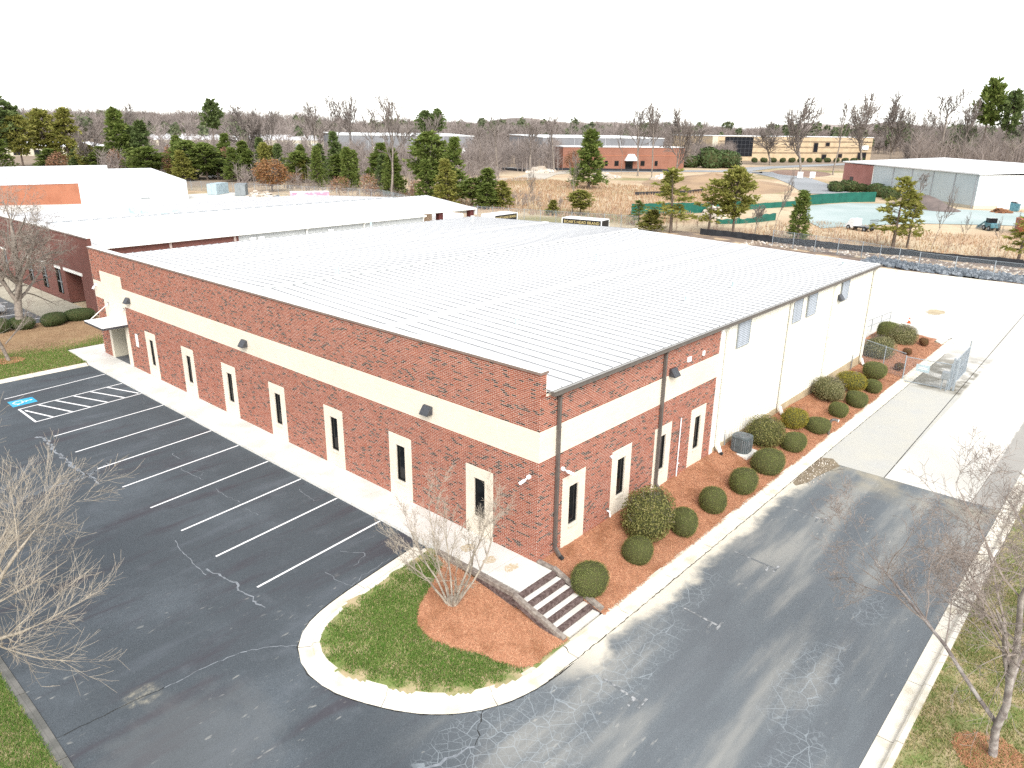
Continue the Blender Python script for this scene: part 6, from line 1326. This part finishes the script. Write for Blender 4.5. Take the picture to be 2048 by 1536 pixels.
BV = [scaled(tree_meshes(41, cw, 3, [((0, 0, 0), (0, 0, 1), 8, .2)])), scaled(tree_meshes(42, cs, 3, [((0, 0, 0), (.05, 0, 1), 9, .17)])), scaled(tree_meshes(43, cx, 3, [((0, 0, 0), (0, .05, 1), 6, .22)])), scaled(tree_meshes(44, cw, 3, [((0, 0, 0), (.0, .1, 1), 7, .16), ((0, 0, 1.5), (.3, -.2, 1), 6, .08)])), scaled(tree_meshes(45, cs, 2, [((0, 0, 0), (.08, .05, 1), 9, .08)]))]
for i, ms in enumerate(BV):
    ms[0].materials.append(M['bark_grey']); ms[1].materials.append(nm('bark_skyline', (.17, .145, .128), (.13, .11, .098), 3, .95) if i == 0 else M['bark_skyline'])
def bare(v, x, y, h, wd, label, group=None):
    t = thing('bare_tree', label, 'tree', (x, y, Hg(x, y)), (x * 2.3 + y * .7) % 6.28, group, (wd / 3.9, wd / 3.9, h / 10)); link('trunk', BV[v][0], None, t); link('crown', BV[v][1], None, t)
GBT = 'leafless trees standing above the skyline'; GBF = 'thin leafless trees along the rear fence'
for a in [(0, 117.9, 185.9, 23.9, 9.5, 'tall bare tree left of the twin bare trees above the grey warehouse', GBT), (0, 170.7, 249.3, 28.7, 12, 'left of the twin bare trees above the grey warehouse', GBT), (3, 175.7, 245.9, 28.2, 11, 'right of the twin bare trees above the grey warehouse', GBT), (0, 96.1, 123.8, 23.6, 8.5, 'tallest bare tree rising beside the pine row', GBT), (1, 170.9, 225.8, 24.7, 10, 'slender bare tree just left of the tallest one', GBT),
          (2, 116.4, 225.2, 22.9, 12.5, 'wide crowned bare tree above the distant white roof', GBT), (3, 122.9, 220.4, 22.0, 10, 'bare tree with a forked trunk right of the wide crowned one', GBT), (2, 117.2, 309.8, 24.9, 9, 'dark bare treetop poking above the left skyline', GBT), (2, 79.8, 252.0, 16.6, 9, 'pale bare tree in front of the low white warehouse corner', GBT), (1, 182.0, 169.6, 21.1, 9, 'leaning pale bare tree at the left of the paved apron', GBT), (1, 181.6, 177.3, 17.0, 7.5, 'shorter bare tree beside the leaning pale one', GBT),
          (0, 208.9, 177.4, 19.1, 10, 'bare tree left of the brick office corner', GBT), (1, 216.7, 171.8, 21.9, 9, 'slim bare tree at the brick office corner', GBT), (4, 224.4, 145.9, 20.8, 6, 'thin bare tree in front of the brick office awning', GBT), (0, 224.1, 138.4, 25.3, 9.5, 'bare tree just right of the white awning', GBT), (3, 220.4, 130.2, 25.4, 10, 'forked bare tree in front of the brick office right part', GBT), (2, 188.8, 102.6, 23.3, 9, 'dark crooked bare tree at the right end of the brick office', GBT),
          (0, 304.0, 159.5, 18.5, 12, 'low bare tree between the brick office and the tan one', GBT), (2, 365.3, 148.9, 21.7, 16, 'spreading bare tree before the tan office middle', GBT), (2, 264.3, 93.6, 29.4, 13, 'large fan shaped bare tree on the road island', GBT), (1, 296.1, 93.2, 28.8, 9.5, 'narrow bare tree right of the fan shaped one', GBT), (2, 327.7, 92.3, 33.5, 13.5, 'tall bare tree right of the tan office sign', GBT), (2, 348.8, 86.9, 33.7, 14, 'dark bare tree just past the tan office end', GBT),
          (0, 359.8, 69.4, 35.3, 16, 'wide bare tree left of the very tall pine', GBT), (3, 367.4, 63.9, 31.0, 14, 'bare tree right behind the very tall pine trunk', GBT), (0, 392.3, 46.1, 32.6, 20, 'bare tree at the upper right picture edge', GBT), (3, 347.5, 78.1, 26.5, 12, 'bare tree above the left part of the pale warehouse roof', GBT), (0, 179.0, 198.8, 21.2, 10, 'bare tree above the right end of the grey warehouse', GBT), (3, 169.8, 205.3, 19.3, 9.5, 'bare tree behind the round headed pine group', GBT),
          (4, 93.6, 31.2, 10.8, 3.6, 'dead dark snag with stubby limbs before the mound', GBF), (4, 99.4, 10.7, 9.2, 3.6, 'dark bare sapling right of the yellow green pine', GBF), (4, 97.2, 83.4, 8.6, 3, 'left of two thin saplings behind the first truck', GBF), (4, 98.2, 82.5, 9.1, 2.8, 'right of two thin saplings behind the first truck', GBF), (1, 101.8, 75.6, 12.1, 3, 'pale thin trunk beside the small rounded pine', GBF), (3, 97.6, 35.8, 5.0, 3.4, 'small grey bare tree left of the dead snag', GBF), (4, 106.4, 4.0, 5.2, 2.2, 'thin bare sapling near the blue machine', GBF), (4, 105.3, 8.2, 5.6, 2.2, 'thin bare sapling left of the blue machine', GBF), (4, 110.3, 3.4, 5.7, 2, 'thin bare sapling in front of the orange skip', GBF), (0, 182, 33, 7.5, 4.5, 'small bare tree against the pale metal wall', None)]: bare(*a)
# trees that keep their brown leaves
def brown_meshes(seed, n, mat, conic):
    ms = scaled(tree_meshes(seed, dict(cx, min=.02), 2, [((0, 0, 0), (0, 0, 1), 6, .12)]), 10, 5); rng = np.random.default_rng(seed); P = rng.normal(0, 1, (n, 3)); P /= np.linalg.norm(P, axis=1)[:, None]; P *= rng.uniform(.35, 1, n)[:, None] ** .6; D = P.copy()
    P = P * np.array([2.3, 2.3, 4.2]) + np.array([0, 0, 5.6]); f = 1.25 - .75 * np.clip((P[:, 2] - 1.5) / 8.5, 0, 1) if conic else 1; P[:, 0] *= f; P[:, 1] *= f; P += rng.normal(0, .15, P.shape)
    V, F = leaf_cloud(rng, P, D, .17, 1.5, 1.0); lf = npmesh('leaves', V, F); lf.materials.append(M[mat]); ms[0].materials.append(M['bark_brown']); ms[1].materials.append(nm('bark_skyline', (.17, .145, .128), (.13, .11, .098), 3, .95) if i == 0 else M['bark_skyline']); return (*ms, lf)
WV = [brown_meshes(51, 1500, 'leaf_brown', True), brown_meshes(52, 2600, 'leaf_orange', False), brown_meshes(53, 700, 'leaf_brown', False)]
for v, x, y, h, wd, lab in [(0, 73.4, 267.1, 7.2, 8.5, 'brown leaved tree above the orange brick wall'), (0, 82.3, 243.5, 8.6, 6.5, 'brown leaved tree beside the tallest dark evergreen'), (0, 89.8, 222.1, 10.2, 5, 'narrow pinkish brown tree between the bright green pines'), (0, 101.8, 210.0, 9.8, 7.5, 'tall pinkish brown oak right of the white parked car'), (1, 86.8, 159.7, 8.3, 9.6, 'round orange brown tree behind the storage containers'), (0, 222.8, 167.4, 8.8, 8.5, 'reddish brown tree hiding the left corner of the brick office'), (2, 101.5, 172.3, 3.9, 6, 'thin brown brush right of the orange brown tree'), (2, 89.4, 134.7, 5.2, 5.5, 'pale brown shrub above the ribbed roof near the pink trailer'), (2, 92.2, 127.1, 6.0, 5, 'tan leafed sapling below the tallest bare tree'), (2, 98.8, 118.1, 4.8, 4.5, 'sparse brown shrub between the tall pines')]:
    t = thing('brown_leaved_tree', lab, 'tree', (x, y, -.9), x % 6, 'trees that kept their brown leaves', (wd / 5, wd / 5, h / 10))
    for n_, me in zip(('trunk', 'crown', 'leaves'), WV[v]): link(n_, me, None, t)
# ---- far woods: one mass
def woods(name, label, n, place, seed, mat, slivers, width):
    rng = np.random.default_rng(seed); V = []; F = []
    for k in range(n):
        x, y, h, w_ = place(rng)
        z = Hg(x, y) - .3; right = np.array([math.sin(math.atan2(y + 14, x + 18)), -math.cos(math.atan2(y + 14, x + 18)), 0]); fwd = np.array([right[1], -right[0], 0]); b0 = np.array([x, y, z])
        i = len(V); V += [b0 - right * min(.28, h * .015), b0 + right * min(.28, h * .015), b0 + np.array([0, 0, h * .8])]; F.append((i, i + 1, i + 2))
        for s_ in range(2): e0 = b0 + right * rng.uniform(-1.8, 1.8) + fwd * rng.uniform(-2, 2); i = len(V); V += [e0 - right * min(.16, h * .01), e0 + right * min(.16, h * .01), e0 + right * rng.uniform(-.6, .6) + np.array([0, 0, h * rng.uniform(.6, 1.0)])]; F.append((i, i + 1, i + 2))
        for s_ in range(slivers):
            u = rng.uniform(.25, .75); a = rng.uniform(-1, 1); f = rng.uniform(-1, 1); p = b0 + np.array([0, 0, h * u * .9]); L = h * rng.uniform(.14, .34); d = right * a * .75 + fwd * f * .75 + np.array([0, 0, rng.uniform(.5, 1.2)]); d /= np.linalg.norm(d); q = p + d * L + right * a * w_ * .22
            o_ = np.cross(d, fwd if abs(f) < .7 else right); o_ = o_ / (np.linalg.norm(o_) + 1e-9) * width * rng.uniform(.6, 1.4); i = len(V); V += [p - o_, p + o_, q]; F.append((i, i + 1, i + 2))
            e = p + d * L * .5; q2 = e + (d + right * rng.uniform(-.8, .8) + fwd * rng.uniform(-.8, .8)) * L * .45; i = len(V); V += [e - o_ * .7, e + o_ * .7, q2]; F.append((i, i + 1, i + 2))
    return link(name, npmesh(name, V, F), mat, kind='stuff', label=label, cat='woods')
def az(px): return R(41.372) - math.atan((px - 1024) / 1482.)
def polar(px, d): a = az(px); return -18 + d * math.cos(a), -14.6 + d * math.sin(a)
def place_far(rng):
    px = rng.uniform(-150, 2200)
    if px < 650: d = rng.uniform(600, 900)
    elif px < 1000: d = rng.uniform(500, 800)
    elif px < 1390: d = rng.uniform(540, 800)
    elif px < 1770: d = rng.uniform(620, 900)
    else: d = rng.uniform(430, 760)
    x, y = polar(px, d); h = rng.uniform(13, 20) * (1.35 if px < 700 else 1.2 if px < 1390 else 1) * (1.28 if px > 1780 else 1) * (.8 if 1390 < px < 1780 else 1); return x, y, h, h * .5
woods('far_woods', 'grey brown leafless woods along the whole horizon', 3400, place_far, 1, 'forest_bare', 22, .24)
def place_mid(rng):
    k = rng.integers(0, 8)
    if k == 0: px, d, h = rng.uniform(260, 640), rng.uniform(330, 430), rng.uniform(9, 16)
    elif k == 1: px, d, h = rng.uniform(640, 960), rng.uniform(270, 370), rng.uniform(7, 14)
    elif k == 2: px, d, h = rng.uniform(930, 1110), rng.uniform(300, 420), rng.uniform(9, 16)
    elif k == 3: px, d, h = rng.uniform(1780, 2150), rng.uniform(330, 430), rng.uniform(12, 22)
    elif k == 4: px, d, h = rng.uniform(1360, 1440), rng.uniform(420, 520), rng.uniform(8, 14)
    elif k == 5: px, d, h = rng.uniform(480, 1000), rng.uniform(215, 290), rng.uniform(4, 9)
    elif k == 6: px, d, h = rng.uniform(280, 1000), rng.uniform(290, 340), rng.uniform(5, 11)
    else: px, d, h = rng.uniform(230, 520), rng.uniform(265, 330), rng.uniform(5, 11)
    x, y = polar(px, d); return x, y, h, h * .5
woods('near_woods', 'thin grey undergrowth and leafless trees between the far buildings', 2000, place_mid, 2, 'forest_bare', 18, .10)
def place_ever(rng):
    px = rng.uniform(-100, 2150); d = rng.uniform(560, 800) if px < 1780 else rng.uniform(380, 600)
    if 1390 < px < 1770: d = rng.uniform(620, 860)
    x, y = polar(px, d); return x, y, rng.uniform(12, 20) * (1.1 if px > 1780 else 1), 6
def ever_blobs(n, seed):
    rng = np.random.default_rng(seed); Vs = []; k = 0
    for _ in range(n):
        x, y, h, w_ = place_ever(rng); m = 130; P = rng.normal(0, 1, (m, 3)); P /= np.linalg.norm(P, axis=1)[:, None]; D = P.copy(); P = P * np.array([h * .22, h * .22, h * .3]) * rng.uniform(.6, 1.1, (m, 1)) + np.array([x, y, Hg(x, y) + h * .72]); V, F = leaf_cloud(rng, P, D, 1.3, 1.4, .8); Vs.append(V)
    V = np.concatenate(Vs); return link('far_evergreens', npmesh('far_evergreens', V, np.arange(len(V)).reshape(-1, 4)), 'forest_green', kind='stuff', label='dark evergreens scattered through the woods on the horizon', cat='woods')
ever_blobs(260, 3)
V = []; F = []; rr = np.random.default_rng(9); n = 220
for i in range(n):
    px = -400 + 2900 * i / (n - 1); x, y = polar(px, 1000 + 60 * math.sin(i * .21)); hh = 22 + 4 * math.sin(i * .13) + 2.5 * math.sin(i * .47 + 1) + rr.uniform(-1.2, 1.2)
    x2, y2 = polar(px, 1250); V += [(x, y, -2), (x, y, hh), (x2, y2, hh + 3), (x2, y2, -2)]
    if i: F += [(4 * i - 4, 4 * i, 4 * i + 1, 4 * i - 3), (4 * i - 3, 4 * i + 1, 4 * i + 2, 4 * i - 2)]
structure('wooded_hills', npmesh('wooded_hills', V, F), nm('hill_woods', (.31, .27, .25), (.24, .215, .20), .03, .98, .5, .2))
# ---- dry grass and brush in the field
def tufts(name, label, n, place, seed, mat, h, wd):
    rng = np.random.default_rng(seed); P = np.array([place(rng) for _ in range(n)]); m = len(P); a = rng.uniform(0, 6.28, m); hh = h * rng.uniform(.4, 1.3, m); s_ = np.stack([np.cos(a), np.sin(a), 0 * a], 1) * (wd * rng.uniform(.5, 1.3, m))[:, None]; t = np.stack([rng.normal(0, .25, m) * hh, rng.normal(0, .25, m) * hh, hh], 1)
    return link(name, npmesh(name, np.stack([P - s_, P + s_, P + t], 1).reshape(-1, 3), np.arange(m * 3).reshape(-1, 3)), mat, kind='stuff', label=label, cat='grass')
tufts('broomsedge', 'tall rusty dry grass covering the field behind the trucks', 15000, lambda g: (lambda u, v: (95 + u * 85, 52 + v * 80 + u * 25, -.95))(g.uniform(), g.uniform()), 1, 'dry_grass', .8, .11)
tufts('broomsedge', 'dry grass and weeds between the rear fence and the pale pad', 6000, lambda g: (g.uniform(94.5, 126), g.uniform(-14, 40), -.95), 2, 'dry_grass', .5, .07)
woods('brush', 'leafless brush and briars along the foot of the pine row', 260, lambda g: (lambda u: (88 + 14 * u + g.uniform(0, 16), 175 - 85 * u + g.uniform(-6, 6), g.uniform(1.5, 4.0), 2.))(g.uniform()), 5, 'forest_bare', 16, .035)
woods('brush', 'reddish leafless brush beside the roadside pines', 150, lambda g: (g.uniform(94, 110), g.uniform(-10, 88), g.uniform(1.0, 2.8), 1.5), 6, nm('brush_red', (.26, .17, .13), (.20, .13, .10), .3, .95), 16, .012)
